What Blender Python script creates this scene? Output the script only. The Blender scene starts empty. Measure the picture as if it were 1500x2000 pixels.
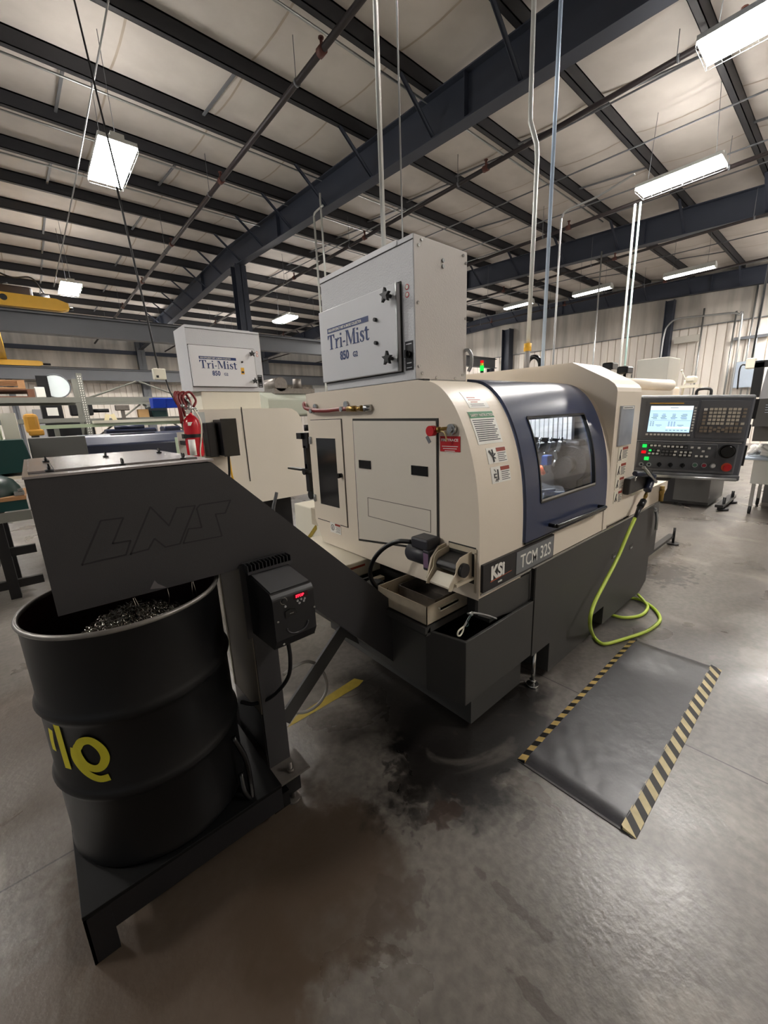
import bpy, bmesh, math, random
from mathutils import Vector, Matrix
random.seed(7)
S = bpy.context.scene
COL = S.collection

# ------------------------------------------------------------------ camera
YAW, PIT, ROL, F = math.radians(49.42834), math.radians(13.53004), math.radians(-2.29172), 782.26
CAM = Vector((0.0, 0.0, 1.6))
fw = Vector((math.cos(YAW)*math.cos(PIT), math.sin(YAW)*math.cos(PIT), -math.sin(PIT)))
r0 = fw.cross(Vector((0, 0, 1))).normalized()
u0 = r0.cross(fw)
RT = r0*math.cos(ROL) + u0*math.sin(ROL)
UP = -r0*math.sin(ROL) + u0*math.cos(ROL)
cd = bpy.data.cameras.new('camera')
cam = bpy.data.objects.new('camera', cd)
COL.objects.link(cam)
cam.matrix_world = Matrix(((RT.x, UP.x, -fw.x, CAM.x), (RT.y, UP.y, -fw.y, CAM.y), (RT.z, UP.z, -fw.z, CAM.z), (0, 0, 0, 1)))
cd.sensor_fit = 'HORIZONTAL'
cd.sensor_width = 36.0
cd.lens = F/1500*36.0
cd.clip_start = 0.02
S.camera = cam

# ------------------------------------------------------------------ world, exposure, lamp strength
S.view_settings.view_transform = 'Standard'
S.view_settings.look = 'None'
S.view_settings.gamma = 1.0
S.view_settings.use_curve_mapping = False
S.view_settings.exposure = 0.5
LAMP = 105.0
UPK = 0.21  # share of lamp strength in the added ceiling glow
w = bpy.data.worlds.new('ambient_fill')  # added ambient fill standing in for daylight
S.world = w
w.use_nodes = True
w.node_tree.nodes['Background'].inputs[0].default_value = (0.95, 0.97, 1.0, 1)
w.node_tree.nodes['Background'].inputs[1].default_value = 0.2


def A(px, py, ax, val):
    """point of the place seen at photo pixel (px, py) on the plane ax = val"""
    d = RT*((px-750)/F) - UP*((py-1000)/F) + fw
    i = 'xyz'.index(ax)
    return CAM + d*((val-CAM[i])/d[i])


# ------------------------------------------------------------------ materials
def s2l(c):
    return tuple((v/12.92 if v <= 0.04045 else ((v+0.055)/1.055)**2.4) for v in [x/255.0 for x in c])


MATS = {}


def mat(name, rgb, rough=0.5, metal=0.0, var=0.06, scale=8.0, bump=0.0, bscale=60.0, emit=None, est=0.0, trans=0.0, coat=0.0, spec=0.5, rvar=0.0):
    if name in MATS:
        return MATS[name]
    m = bpy.data.materials.new(name)
    m.use_nodes = True
    nt = m.node_tree
    b = nt.nodes['Principled BSDF']
    c = s2l(rgb)
    tc = nt.nodes.new('ShaderNodeTexCoord')
    n = nt.nodes.new('ShaderNodeTexNoise')
    n.inputs['Scale'].default_value = scale
    n.inputs['Detail'].default_value = 5
    nt.links.new(tc.outputs['Object'], n.inputs['Vector'])
    mx = nt.nodes.new('ShaderNodeMix')
    mx.data_type = 'RGBA'
    mx.inputs[6].default_value = tuple(v*(1-var) for v in c) + (1,)
    mx.inputs[7].default_value = tuple(min(1, v*(1+var)) for v in c) + (1,)
    nt.links.new(n.outputs['Fac'], mx.inputs[0])
    nt.links.new(mx.outputs[2], b.inputs['Base Color'])
    b.inputs['Roughness'].default_value = rough
    b.inputs['Metallic'].default_value = metal
    b.inputs['Specular IOR Level'].default_value = spec
    if coat:
        b.inputs['Coat Weight'].default_value = coat
        b.inputs['Coat Roughness'].default_value = 0.08
    if trans:
        b.inputs['Transmission Weight'].default_value = trans
    if rvar:
        mr = nt.nodes.new('ShaderNodeMapRange')
        mr.inputs['To Min'].default_value = max(0.02, rough-rvar)
        mr.inputs['To Max'].default_value = rough+rvar
        nt.links.new(n.outputs['Fac'], mr.inputs['Value'])
        nt.links.new(mr.outputs[0], b.inputs['Roughness'])
    if bump:
        n2 = nt.nodes.new('ShaderNodeTexNoise')
        n2.inputs['Scale'].default_value = bscale
        n2.inputs['Detail'].default_value = 3
        nt.links.new(tc.outputs['Object'], n2.inputs['Vector'])
        bp = nt.nodes.new('ShaderNodeBump')
        bp.inputs['Strength'].default_value = bump
        bp.inputs['Distance'].default_value = 0.01
        nt.links.new(n2.outputs['Fac'], bp.inputs['Height'])
        nt.links.new(bp.outputs[0], b.inputs['Normal'])
    if emit is not None:
        b.inputs['Emission Color'].default_value = s2l(emit) + (1,)
        b.inputs['Emission Strength'].default_value = est
    MATS[name] = m
    return m


cream = mat('cream_paint', (228, 216, 198), 0.42, var=0.03, scale=3, bump=0.05, bscale=180)
cream2 = mat('cream_sheet', (219, 211, 197), 0.45, var=0.03, scale=3)
creamlt = mat('pale_paint', (232, 226, 208), 0.45, var=0.03)
dirtycream = mat('stained_cream', (190, 178, 156), 0.45, var=0.3, scale=14, rvar=0.15)
char = mat('charcoal_paint', (60, 59, 57), 0.5, var=0.1, scale=4, bump=0.08, bscale=250)
charb = mat('black_powdercoat', (50, 49, 50), 0.45, var=0.08, scale=5, bump=0.1, bscale=300)
blk = mat('black_plastic', (22, 22, 24), 0.4, var=0.1)
blkg = mat('black_gloss', (14, 14, 15), 0.22, var=0.2)
drumb = mat('drum_black', (9, 9, 10), 0.42, var=0.15, scale=6, rvar=0.08, spec=0.35)
navy = mat('navy_gloss', (38, 50, 80), 0.3, var=0.05, scale=2, coat=0.12)
navyd = mat('navy_dark', (38, 44, 66), 0.3, var=0.08)
mistg = mat('grey_hammered', (208, 209, 212), 0.33, var=0.03, bump=0.35, bscale=130)
mistd = mat('grey_door', (216, 217, 220), 0.4, var=0.02)
mists = mat('grey_side', (196, 190, 184), 0.45, var=0.03, bump=0.1, bscale=150)
mistw = mat('white_door', (232, 232, 234), 0.4, var=0.02)
seam = mat('dark_seam', (40, 38, 34), 0.7)
white = mat('white_label', (236, 234, 226), 0.45, var=0.02)
ink = mat('ink_black', (24, 24, 26), 0.5)
inkgrey = mat('ink_grey', (120, 120, 118), 0.5)
blue_ink = mat('ink_blue', (24, 52, 110), 0.4)
green_ink = mat('ink_green', (28, 122, 72), 0.4)
red_ink = mat('ink_red', (190, 28, 36), 0.4)
rust_ink = mat('ink_rust', (150, 58, 40), 0.45)
redp = mat('red_plastic', (196, 26, 32), 0.35)
redcyl = mat('red_enamel', (190, 20, 36), 0.22)
redhose = mat('red_rubber', (128, 34, 34), 0.4, var=0.15)
steel = mat('steel_bright', (190, 190, 188), 0.25, 1.0, var=0.1)
galv = mat('galvanised', (176, 178, 178), 0.35, 0.9, var=0.12, scale=20)
whitecon = mat('pale_conduit', (206, 208, 204), 0.35, 0.4)
bluecon = mat('blue_conduit', (186, 206, 230), 0.35, 0.3)
brass = mat('brass', (170, 140, 80), 0.3, 0.9)
beam = mat('beam_navy_primer', (52, 58, 72), 0.55, var=0.1, scale=3)
beamg = mat('beam_grey', (104, 107, 112), 0.5, var=0.08, scale=3)
purl = mat('purlin_primer', (40, 41, 46), 0.6, var=0.1, scale=3)
pipeb = mat('pipe_brown', (36, 28, 30), 0.5)
glassm = None
yellowp = mat('yellow_paint', (238, 184, 56), 0.45, var=0.08)
yellowt = mat('yellow_tape', (160, 138, 48), 0.6, var=0.25, scale=30)
spray = mat('spray_yellow', (206, 196, 40), 0.6, var=0.1, scale=30)
hoseg = mat('hose_lime', (186, 208, 76), 0.45, var=0.12, scale=30)
hosegrey = mat('hose_grey', (150, 148, 142), 0.45)
wood = mat('wood', (168, 124, 84), 0.7, var=0.2, scale=20)
woodd = mat('wood_dark', (112, 74, 54), 0.7, var=0.2, scale=20)
cardb = mat('cardboard', (176, 140, 92), 0.8)
bluebin = mat('blue_bin', (24, 66, 190), 0.35)
dgreen = mat('dark_green', (18, 60, 58), 0.35, var=0.1)
pgreen = mat('pale_green', (176, 190, 160), 0.5)
racks = mat('rack_grey', (118, 118, 110), 0.5, var=0.1)
paleblue = mat('pale_blue_grey', (170, 182, 196), 0.5)
graypan = mat('grey_panel', (92, 92, 90), 0.5, var=0.05)
greymach = mat('grey_machine', (150, 150, 152), 0.45)
clothw = mat('rag_white', (214, 212, 208), 0.85, bump=0.5, bscale=40)
tan = mat('tan_post', (98, 90, 78), 0.5, var=0.1)
chipsm = mat('chips_metal', (200, 194, 182), 0.22, 1.0, var=0.3, scale=60)
dirtysteel = mat('dirty_steel', (120, 114, 108), 0.4, 0.6, var=0.35, scale=30)
topm = mat('worn_top_steel', (148, 142, 140), 0.25, 0.6, var=0.12, scale=4, rvar=0.06)


def emitter(name, rgb, st):
    m = bpy.data.materials.new(name)
    m.use_nodes = True
    nt = m.node_tree
    nt.nodes.clear()
    o = nt.nodes.new('ShaderNodeOutputMaterial')
    e = nt.nodes.new('ShaderNodeEmission')
    e.inputs[0].default_value = s2l(rgb) + (1,)
    e.inputs[1].default_value = st
    nt.links.new(e.outputs[0], o.inputs[0])
    return m


lampm = emitter('lamp_diffuser', (255, 250, 244), LAMP)
uplm = emitter('added_uplight_glow', (255, 248, 240), LAMP*UPK)
lampm2 = emitter('strip_diffuser', (255, 248, 238), 30.0)
ledred = emitter('led_red', (255, 30, 50), 3.0)
ledgreen = emitter('led_green', (30, 240, 80), 1.1)
ledredb = emitter('lit_red', (230, 20, 30), 0.9)
screenm = emitter('screen_light', (190, 222, 250), 1.0)
screentop = emitter('screen_header', (226, 236, 240), 1.0)


def glass_mat():
    m = bpy.data.materials.new('window_plastic')
    m.use_nodes = True
    nt = m.node_tree
    nt.nodes.clear()
    o = nt.nodes.new('ShaderNodeOutputMaterial')
    t = nt.nodes.new('ShaderNodeBsdfTransparent')
    t.inputs[0].default_value = (0.86, 0.87, 0.88, 1)
    g = nt.nodes.new('ShaderNodeBsdfGlossy')
    g.inputs['Roughness'].default_value = 0.06
    lw = nt.nodes.new('ShaderNodeLayerWeight')
    pw = nt.nodes.new('ShaderNodeMath')
    pw.operation = 'POWER'
    pw.inputs[1].default_value = 4.0
    nt.links.new(lw.outputs['Facing'], pw.inputs[0])
    fr = nt.nodes.new('ShaderNodeMath')
    fr.operation = 'MULTIPLY_ADD'
    fr.inputs[1].default_value = 0.75
    fr.inputs[2].default_value = 0.04
    nt.links.new(pw.outputs[0], fr.inputs[0])
    mx = nt.nodes.new('ShaderNodeMixShader')
    nt.links.new(fr.outputs[0], mx.inputs[0])
    nt.links.new(t.outputs[0], mx.inputs[1])
    nt.links.new(g.outputs[0], mx.inputs[2])
    nt.links.new(mx.outputs[0], o.inputs[0])
    return m


glassm = glass_mat()
smoked = mat('smoked_window', (34, 33, 34), 0.12, var=0.1, scale=2)


def floor_mat():
    m = bpy.data.materials.new('polished_concrete')
    m.use_nodes = True
    nt = m.node_tree
    N, L = nt.nodes, nt.links
    b = N['Principled BSDF']
    tc = N.new('ShaderNodeTexCoord')

    def noise(sc, det=6, dist=0.0):
        n = N.new('ShaderNodeTexNoise')
        n.inputs['Scale'].default_value = sc
        n.inputs['Detail'].default_value = det
        n.inputs['Distortion'].default_value = dist
        L.new(tc.outputs['Object'], n.inputs['Vector'])
        return n.outputs['Fac']

    def mth(op, a, c=None):
        n = N.new('ShaderNodeMath')
        n.operation = op
        for i, v in enumerate((a, c)):
            if v is None:
                continue
            if isinstance(v, (int, float)):
                n.inputs[i].default_value = v
            else:
                L.new(v, n.inputs[i])
        return n.outputs[0]

    def ramp(src, stops):
        r = N.new('ShaderNodeValToRGB')
        el = r.color_ramp.elements
        while len(el) < len(stops):
            el.new(0.5)
        for e, (p, c) in zip(el, stops):
            e.position = p
            e.color = c if len(c) == 4 else tuple(c) + (1,)
        L.new(src, r.inputs[0])
        return r.outputs[0]

    def mix(f, a, c):
        n = N.new('ShaderNodeMix')
        n.data_type = 'RGBA'
        if isinstance(f, (int, float)):
            n.inputs[0].default_value = f
        else:
            L.new(f, n.inputs[0])
        for i, v in ((6, a), (7, c)):
            if isinstance(v, tuple):
                n.inputs[i].default_value = v + (1,)
            else:
                L.new(v, n.inputs[i])
        return n.outputs[2]
    base = ramp(noise(0.9, 8, 0.6), [(0.3, s2l((88, 83, 78))), (0.7, s2l((120, 114, 107)))])
    fine = ramp(noise(28, 6), [(0.35, (0.78, 0.78, 0.78)), (0.65, (1.1, 1.1, 1.1))])
    mul = N.new('ShaderNodeMix')
    mul.data_type = 'RGBA'
    mul.blend_type = 'MULTIPLY'
    mul.inputs[0].default_value = 1
    L.new(base, mul.inputs[6])
    L.new(fine, mul.inputs[7])
    col = mul.outputs[2]
    sep = N.new('ShaderNodeSeparateXYZ')
    L.new(tc.outputs['Object'], sep.inputs[0])
    X, Y = sep.outputs[0], sep.outputs[1]
    wob = mth('MULTIPLY', mth('SUBTRACT', noise(3.5, 5), 0.5), 1.6)
    rough_add = None
    # oil and coolant stains; the darkest, under the tank, also paints in its shade
    wf = mth('MULTIPLY', mth('SUBTRACT', noise(16, 7, 0.4), 0.5), 1.5)
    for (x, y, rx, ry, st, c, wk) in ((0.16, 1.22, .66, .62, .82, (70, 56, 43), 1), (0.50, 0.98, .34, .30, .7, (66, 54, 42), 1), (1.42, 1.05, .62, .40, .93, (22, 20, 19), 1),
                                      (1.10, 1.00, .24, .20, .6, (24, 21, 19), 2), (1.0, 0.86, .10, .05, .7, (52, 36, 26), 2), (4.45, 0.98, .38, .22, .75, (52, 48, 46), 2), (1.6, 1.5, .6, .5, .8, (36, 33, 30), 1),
                                      (3.3, 1.0, .4, .2, .5, (56, 54, 52), 1), (-0.1, 2.5, .8, 1.0, .6, (74, 62, 50), 1), (0.93, 0.50, .022, .15, .55, (58, 50, 44), 2), (0.78, 0.33, .02, .10, .6, (58, 50, 44), 2),
                                      (1.22, 0.62, .10, .02, .5, (56, 50, 46), 2), (0.62, 0.75, .14, .10, .5, (60, 50, 42), 2), (6.4, 1.2, .7, .25, .35, (70, 66, 62), 1)):
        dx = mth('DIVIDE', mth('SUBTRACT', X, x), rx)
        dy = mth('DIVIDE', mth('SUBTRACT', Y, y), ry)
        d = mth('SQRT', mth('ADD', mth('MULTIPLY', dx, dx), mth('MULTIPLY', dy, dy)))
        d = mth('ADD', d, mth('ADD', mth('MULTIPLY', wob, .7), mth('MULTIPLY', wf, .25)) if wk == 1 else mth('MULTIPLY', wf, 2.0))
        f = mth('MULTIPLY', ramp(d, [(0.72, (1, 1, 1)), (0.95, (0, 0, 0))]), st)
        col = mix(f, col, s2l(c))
    # small scuffs
    sc = ramp(noise(7, 8, 1.2), [(0.64, (0, 0, 0)), (0.70, (1, 1, 1))])
    col = mix(mth('MULTIPLY', sc, 0.35), col, s2l((70, 62, 55)))
    lt = ramp(noise(1.7, 10, 0.8), [(0.60, (0, 0, 0)), (0.68, (1, 1, 1))])
    col = mix(mth('MULTIPLY', lt, 0.3), col, s2l((170, 162, 152)))
    # saw-cut joints
    for (s, v) in ((X, 2.115), (X, 6.1), (X, -1.9), (Y, 1.75), (X, 10.1), (Y, -2.2), (Y, 5.7)):
        j = mth('LESS_THAN', mth('ABSOLUTE', mth('SUBTRACT', s, v)), 0.004)
        col = mix(mth('MULTIPLY', j, 0.8), col, s2l((38, 35, 33)))
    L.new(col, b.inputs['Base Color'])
    rg = ramp(noise(2.2, 7, 0.5), [(0.3, (0.24,)*3), (0.7, (0.44,)*3)])
    L.new(rg, b.inputs['Roughness'])
    b.inputs['Specular IOR Level'].default_value = 0.6
    bp = N.new('ShaderNodeBump')
    bp.inputs['Strength'].default_value = 0.12
    bp.inputs['Distance'].default_value = 0.01
    L.new(noise(45, 4), bp.inputs['Height'])
    L.new(bp.outputs[0], b.inputs['Normal'])
    return m


def wall_mat(name, rgb, streak=0.35):
    m = bpy.data.materials.new(name)
    m.use_nodes = True
    nt = m.node_tree
    N, L = nt.nodes, nt.links
    b = N['Principled BSDF']
    tc = N.new('ShaderNodeTexCoord')
    mp = N.new('ShaderNodeMapping')
    mp.inputs['Scale'].default_value = (1.0, 1.0, 0.12)
    L.new(tc.outputs['Object'], mp.inputs[0])
    n = N.new('ShaderNodeTexNoise')
    n.inputs['Scale'].default_value = 2.2
    n.inputs['Detail'].default_value = 6
    L.new(mp.outputs[0], n.inputs['Vector'])
    r = N.new('ShaderNodeValToRGB')
    c = s2l(rgb)
    r.color_ramp.elements[0].position = 0.35
    r.color_ramp.elements[0].color = tuple(v*(1-streak) for v in c) + (1,)
    r.color_ramp.elements[1].position = 0.62
    r.color_ramp.elements[1].color = c + (1,)
    L.new(n.outputs['Fac'], r.inputs[0])
    L.new(r.outputs[0], b.inputs['Base Color'])
    b.inputs['Roughness'].default_value = 0.6
    return m


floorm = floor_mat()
insul = wall_mat('insulation_vinyl', (202, 196, 187), 0.4)
corr = wall_mat('corrugated_liner', (248, 240, 230), 0.12)
ceilm = wall_mat('roof_insulation', (208, 202, 196), 0.1)


def stripe_mat(name, c1, c2, period, direction):
    m = bpy.data.materials.new(name)
    m.use_nodes = True
    nt = m.node_tree
    N, L = nt.nodes, nt.links
    b = N['Principled BSDF']
    tc = N.new('ShaderNodeTexCoord')
    dp = N.new('ShaderNodeVectorMath')
    dp.operation = 'DOT_PRODUCT'
    dp.inputs[1].default_value = direction
    L.new(tc.outputs['Object'], dp.inputs[0])
    a = N.new('ShaderNodeMath')
    a.operation = 'DIVIDE'
    a.inputs[1].default_value = period
    L.new(dp.outputs['Value'], a.inputs[0])
    f = N.new('ShaderNodeMath')
    f.operation = 'FRACT'
    L.new(a.outputs[0], f.inputs[0])
    g = N.new('ShaderNodeMath')
    g.operation = 'GREATER_THAN'
    g.inputs[1].default_value = 0.5
    L.new(f.outputs[0], g.inputs[0])
    n = N.new('ShaderNodeTexNoise')
    n.inputs['Scale'].default_value = 18
    L.new(tc.outputs['Object'], n.inputs['Vector'])
    mx = N.new('ShaderNodeMix')
    mx.data_type = 'RGBA'
    mx.inputs[6].default_value = s2l(c1) + (1,)
    mx.inputs[7].default_value = s2l(c2) + (1,)
    L.new(g.outputs[0], mx.inputs[0])
    m2 = N.new('ShaderNodeMix')
    m2.data_type = 'RGBA'
    m2.blend_type = 'MULTIPLY'
    m2.inputs[0].default_value = 0.6
    L.new(mx.outputs[2], m2.inputs[6])
    L.new(n.outputs['Fac'], m2.inputs[7])
    L.new(m2.outputs[2], b.inputs['Base Color'])
    b.inputs['Roughness'].default_value = 0.55
    return m


hazm = stripe_mat('hazard_stripe', (34, 32, 30), (228, 196, 120), 0.078, (1, 0, 0))
hazm2 = stripe_mat('hazard_stripe_slanted', (34, 32, 30), (222, 204, 156), 0.066, (0.75, -0.66, 0))
matm = mat('rubber_mat', (50, 49, 52), 0.36, var=0.25, scale=5, bump=0.22, bscale=16, rvar=0.1)


# ------------------------------------------------------------------ mesh builder
class MB:
    def __init__(s):
        s.v, s.f, s.sm = [], [], []

    def add(s, vs, fs, smooth=False):
        o = len(s.v)
        s.v += [Vector(p) for p in vs]
        s.f += [tuple(i+o for i in f) for f in fs]
        s.sm += [smooth]*len(fs)
        return s

    def box(s, x0, x1, y0, y1, z0, z1):
        vs = [(x, y, z) for z in (z0, z1) for y in (y0, y1) for x in (x0, x1)]
        return s.add(vs, [(0, 2, 3, 1), (4, 5, 7, 6), (0, 1, 5, 4), (2, 6, 7, 3), (0, 4, 6, 2), (1, 3, 7, 5)])

    def bbox(s, x0, x1, y0, y1, z0, z1, r=0.01):
        """box with chamfered edges"""
        r = min(r, abs(x1-x0)/2.01, abs(y1-y0)/2.01, abs(z1-z0)/2.01)
        bm = bmesh.new()
        bmesh.ops.create_cube(bm, size=1)
        for v in bm.verts:
            v.co = Vector(((x0+x1)/2+v.co.x*(x1-x0), (y0+y1)/2+v.co.y*(y1-y0), (z0+z1)/2+v.co.z*(z1-z0)))
        bmesh.ops.bevel(bm, geom=list(bm.edges), offset=r, segments=2, affect='EDGES', profile=0.5)
        return s.frombm(bm)

    def frombm(s, bm, smooth=False):
        bm.verts.index_update()
        s.add([v.co.copy() for v in bm.verts], [tuple(v.index for v in f.verts) for f in bm.faces], smooth)
        bm.free()
        return s

    def obox(s, c, sx, sy, sz, R=None, r=0.0):
        t = MB()
        if r:
            t.bbox(-sx/2, sx/2, -sy/2, sy/2, -sz/2, sz/2, r)
        else:
            t.box(-sx/2, sx/2, -sy/2, sy/2, -sz/2, sz/2)
        R = R or Matrix.Identity(3)
        c = Vector(c)
        return s.add([R @ v + c for v in t.v], t.f)

    def cyl(s, p0, p1, r, n=16, r1=None, caps=True):
        p0, p1 = Vector(p0), Vector(p1)
        r1 = r if r1 is None else r1
        d = (p1-p0).normalized()
        a = d.orthogonal().normalized()
        b = d.cross(a)
        vs = []
        for p, rr in ((p0, r), (p1, r1)):
            for i in range(n):
                t = 2*math.pi*i/n
                vs.append(p + (a*math.cos(t)+b*math.sin(t))*rr)
        s.add(vs, [(i, (i+1) % n, n+(i+1) % n, n+i) for i in range(n)], True)
        if caps:
            o = len(s.v)-2*n
            s.f += [tuple(o+i for i in reversed(range(n))), tuple(o+n+i for i in range(n))]
            s.sm += [False, False]
        return s

    def tube(s, pts, r, n=10, smooth=True, caps=True):
        P = [Vector(p) for p in pts]
        if smooth:
            P = catmull(P)
        T = []
        for i in range(len(P)):
            T.append((P[min(i+1, len(P)-1)]-P[max(i-1, 0)]).normalized())
        a = T[0].orthogonal().normalized()
        vs = []
        for p, t in zip(P, T):
            a = (a - t*a.dot(t)).normalized()
            b = t.cross(a)
            for i in range(n):
                th = 2*math.pi*i/n
                vs.append(p+(a*math.cos(th)+b*math.sin(th))*r)
        fs = []
        for k in range(len(P)-1):
            for i in range(n):
                fs.append((k*n+i, k*n+(i+1) % n, (k+1)*n+(i+1) % n, (k+1)*n+i))
        s.add(vs, fs, True)
        if caps:
            o = len(s.v)-len(vs)
            s.f += [tuple(o+i for i in reversed(range(n))), tuple(o+(len(P)-1)*n+i for i in range(n))]
            s.sm += [False, False]
        return s

    def prism(s, poly, ax, a0, a1, smooth=False):
        """poly in the two remaining axes (in order), extruded along ax"""
        def pt(p, a):
            return {'x': (a, p[0], p[1]), 'y': (p[0], a, p[1]), 'z': (p[0], p[1], a)}[ax]
        n = len(poly)
        vs = [pt(p, a0) for p in poly]+[pt(p, a1) for p in poly]
        s.add(vs, [(i, (i+1) % n, n+(i+1) % n, n+i) for i in range(n)], smooth)
        s.add(vs, [tuple(range(n)), tuple(reversed(range(n, 2*n)))])
        return s

    def lathe(s, prof, c, n=48, ax=None):
        """prof: list of (r, h) about a vertical axis at c"""
        c = Vector(c)
        vs = []
        for r, h in prof:
            for i in range(n):
                t = 2*math.pi*i/n
                vs.append(c+Vector((r*math.cos(t), r*math.sin(t), h)))
        fs = []
        for k in range(len(prof)-1):
            for i in range(n):
                fs.append((k*n+i, k*n+(i+1) % n, (k+1)*n+(i+1) % n, (k+1)*n+i))
        return s.add(vs, fs, True)

    def sphere(s, c, r, sx=1, sy=1, sz=1, seg=12):
        bm = bmesh.new()
        bmesh.ops.create_uvsphere(bm, u_segments=seg, v_segments=max(6, seg//2), radius=r)
        for v in bm.verts:
            v.co = Vector(c)+Vector((v.co.x*sx, v.co.y*sy, v.co.z*sz))
        return s.frombm(bm, True)

    def xf(s, M):
        s.v = [M @ v for v in s.v]
        return s


def catmull(P, k=6):
    if len(P) < 3:
        return P
    out = []
    Q = [P[0]*2-P[1]]+P+[P[-1]*2-P[-2]]
    for i in range(1, len(Q)-2):
        a, b, c, d = Q[i-1:i+3]
        for j in range(k):
            t = j/k
            out.append(0.5*((2*b)+(c-a)*t+(2*a-5*b+4*c-d)*t*t+(3*b-a-3*c+d)*t*t*t))
    out.append(P[-1])
    return out


OFF = {}


def thing(name, label, cat, loc=(0, 0, 0), rotz=0.0, group=None, local=False):
    o = bpy.data.objects.new(name, None)
    o.empty_display_size = 0.1
    COL.objects.link(o)
    o.location = loc
    o.rotation_euler = (0, 0, rotz)
    o['label'] = label
    o['category'] = cat
    if group:
        o['group'] = group
    OFF[o.name] = Vector((0, 0, 0)) if local else Vector(loc)
    return o


def obj(name, mb, m, parent=None, label=None, cat=None, group=None, kind=None, bevel=0.0):
    me = bpy.data.meshes.new(name)
    if parent is not None:
        off = OFF[parent.name]
    else:
        xs = [v.x for v in mb.v]
        ys = [v.y for v in mb.v]
        zs = [v.z for v in mb.v]
        off = Vector(((min(xs)+max(xs))/2, (min(ys)+max(ys))/2, min(zs)))
        if kind == 'structure':
            off = Vector((0, 0, 0))
    me.from_pydata([tuple(v-off) for v in mb.v], [], mb.f)
    for p, sm in zip(me.polygons, mb.sm):
        p.use_smooth = sm
    bm = bmesh.new()
    bm.from_mesh(me)
    bmesh.ops.recalc_face_normals(bm, faces=bm.faces)
    bm.to_mesh(me)
    bm.free()
    me.materials.append(m)
    o = bpy.data.objects.new(name, me)
    COL.objects.link(o)
    OFF[o.name] = off
    if parent is not None:
        o.parent = parent
    else:
        o.location = off
    if label:
        o['label'] = label
    if cat:
        o['category'] = cat
    if group:
        o['group'] = group
    if kind:
        o['kind'] = kind
    if bevel:
        md = o.modifiers.new('bevel', 'BEVEL')
        md.width = bevel
        md.segments = 2
        md.limit_method = 'ANGLE'
    return o


def struct(name, mb, m):
    return obj(name, mb, m, kind='structure')


def copy_tree(o, parent=None):
    c = o.copy()
    COL.objects.link(c)
    OFF[c.name] = OFF.get(o.name, Vector((0, 0, 0)))
    if parent is not None:
        c.parent = parent
    for ch in list(o.children):
        copy_tree(ch, c)
    return c


def text_mb(txt, size, org, right, up, ext=0.0006, bold=0.0, sx=1.0, align='LEFT', shear=0.0):
    """lettering as a mesh: org = baseline start, right/up = directions"""
    cu = bpy.data.curves.new('lettering', 'FONT')
    cu.body = txt
    cu.size = size
    cu.offset = bold
    cu.extrude = ext
    cu.align_x = align
    cu.shear = shear
    cu.resolution_u = 3
    to = bpy.data.objects.new('lettering', cu)
    me = bpy.data.meshes.new_from_object(to)
    R, U = Vector(right).normalized(), Vector(up).normalized()
    Nn = R.cross(U)
    org = Vector(org)
    mb = MB()
    mb.add([org+R*(v.co.x*sx)+U*v.co.y+Nn*v.co.z for v in me.vertices], [tuple(p.vertices) for p in me.polygons])
    bpy.data.objects.remove(to)
    bpy.data.curves.remove(cu)
    bpy.data.meshes.remove(me)
    return mb


def strip(mb, pts, wdt, nrm, th=0.0008):
    """flat painted or cut line along pts lying on a surface with normal nrm"""
    nrm = Vector(nrm).normalized()
    for a, b in zip(pts, pts[1:]):
        a, b = Vector(a), Vector(b)
        d = (b-a).normalized()
        s = nrm.cross(d)*wdt/2
        a2, b2 = a-d*wdt*0.2, b+d*wdt*0.2
        vs = [a2-s, b2-s, b2+s, a2+s]
        mb.add([v+nrm*th for v in vs]+[v-nrm*th for v in vs], [(0, 1, 2, 3), (7, 6, 5, 4), (0, 4, 5, 1), (1, 5, 6, 2), (2, 6, 7, 3), (3, 7, 4, 0)])
    return mb

# ================================================================== SHELL
RIDGE = 13.6


def zr(y):
    return 6.115 + 0.0505*y if y < RIDGE else 6.115 + 0.0505*RIDGE - 0.03*(y-RIDGE)


fl = MB()
fl.add([(-9, -9, 0), (21, -9, 0), (21, 28, 0), (-9, 28, 0)], [(0, 1, 2, 3)])
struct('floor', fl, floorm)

PY = [-8.64+1.52*k for k in range(24)]
cl = MB()
# insulation sagging between purlins
rows = []
for a, b in zip(PY, PY[1:]):
    for t in (0, .12, .3, .5, .7, .88):
        y = a+(b-a)*t
        rows.append((y, zr(y)+0.23-0.07*math.sin(math.pi*t)**0.8 if t else zr(y)+0.23))
rows = [r for r in rows if r[0] < 28.2]
vs, fs = [], []
for (y, z) in rows:
    vs += [(-9, y, z), (21.1, y, z)]
for i in range(len(rows)-1):
    fs.append((2*i, 2*i+1, 2*i+3, 2*i+2))
cl.add(vs, fs, True)
struct('ceiling', cl, ceilm)
# taped seams of the roof insulation, one strip object per run
for x in [-4.2+1.52*k*1.0 for k in range(0, 17, 1)]:
    sm = MB()
    for i in range(len(rows)-1):
        (y0, z0), (y1, z1) = rows[i], rows[i+1]
        sm.add([(x, y0, z0-.004), (x+.03, y0, z0-.004), (x+.03, y1, z1-.004), (x, y1, z1-.004)], [(0, 1, 2, 3)])
    struct('trim_%d' % (int(round((x+4.2)/1.52))+1), sm, mat('seam_tape', (176, 164, 150), 0.6))


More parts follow.
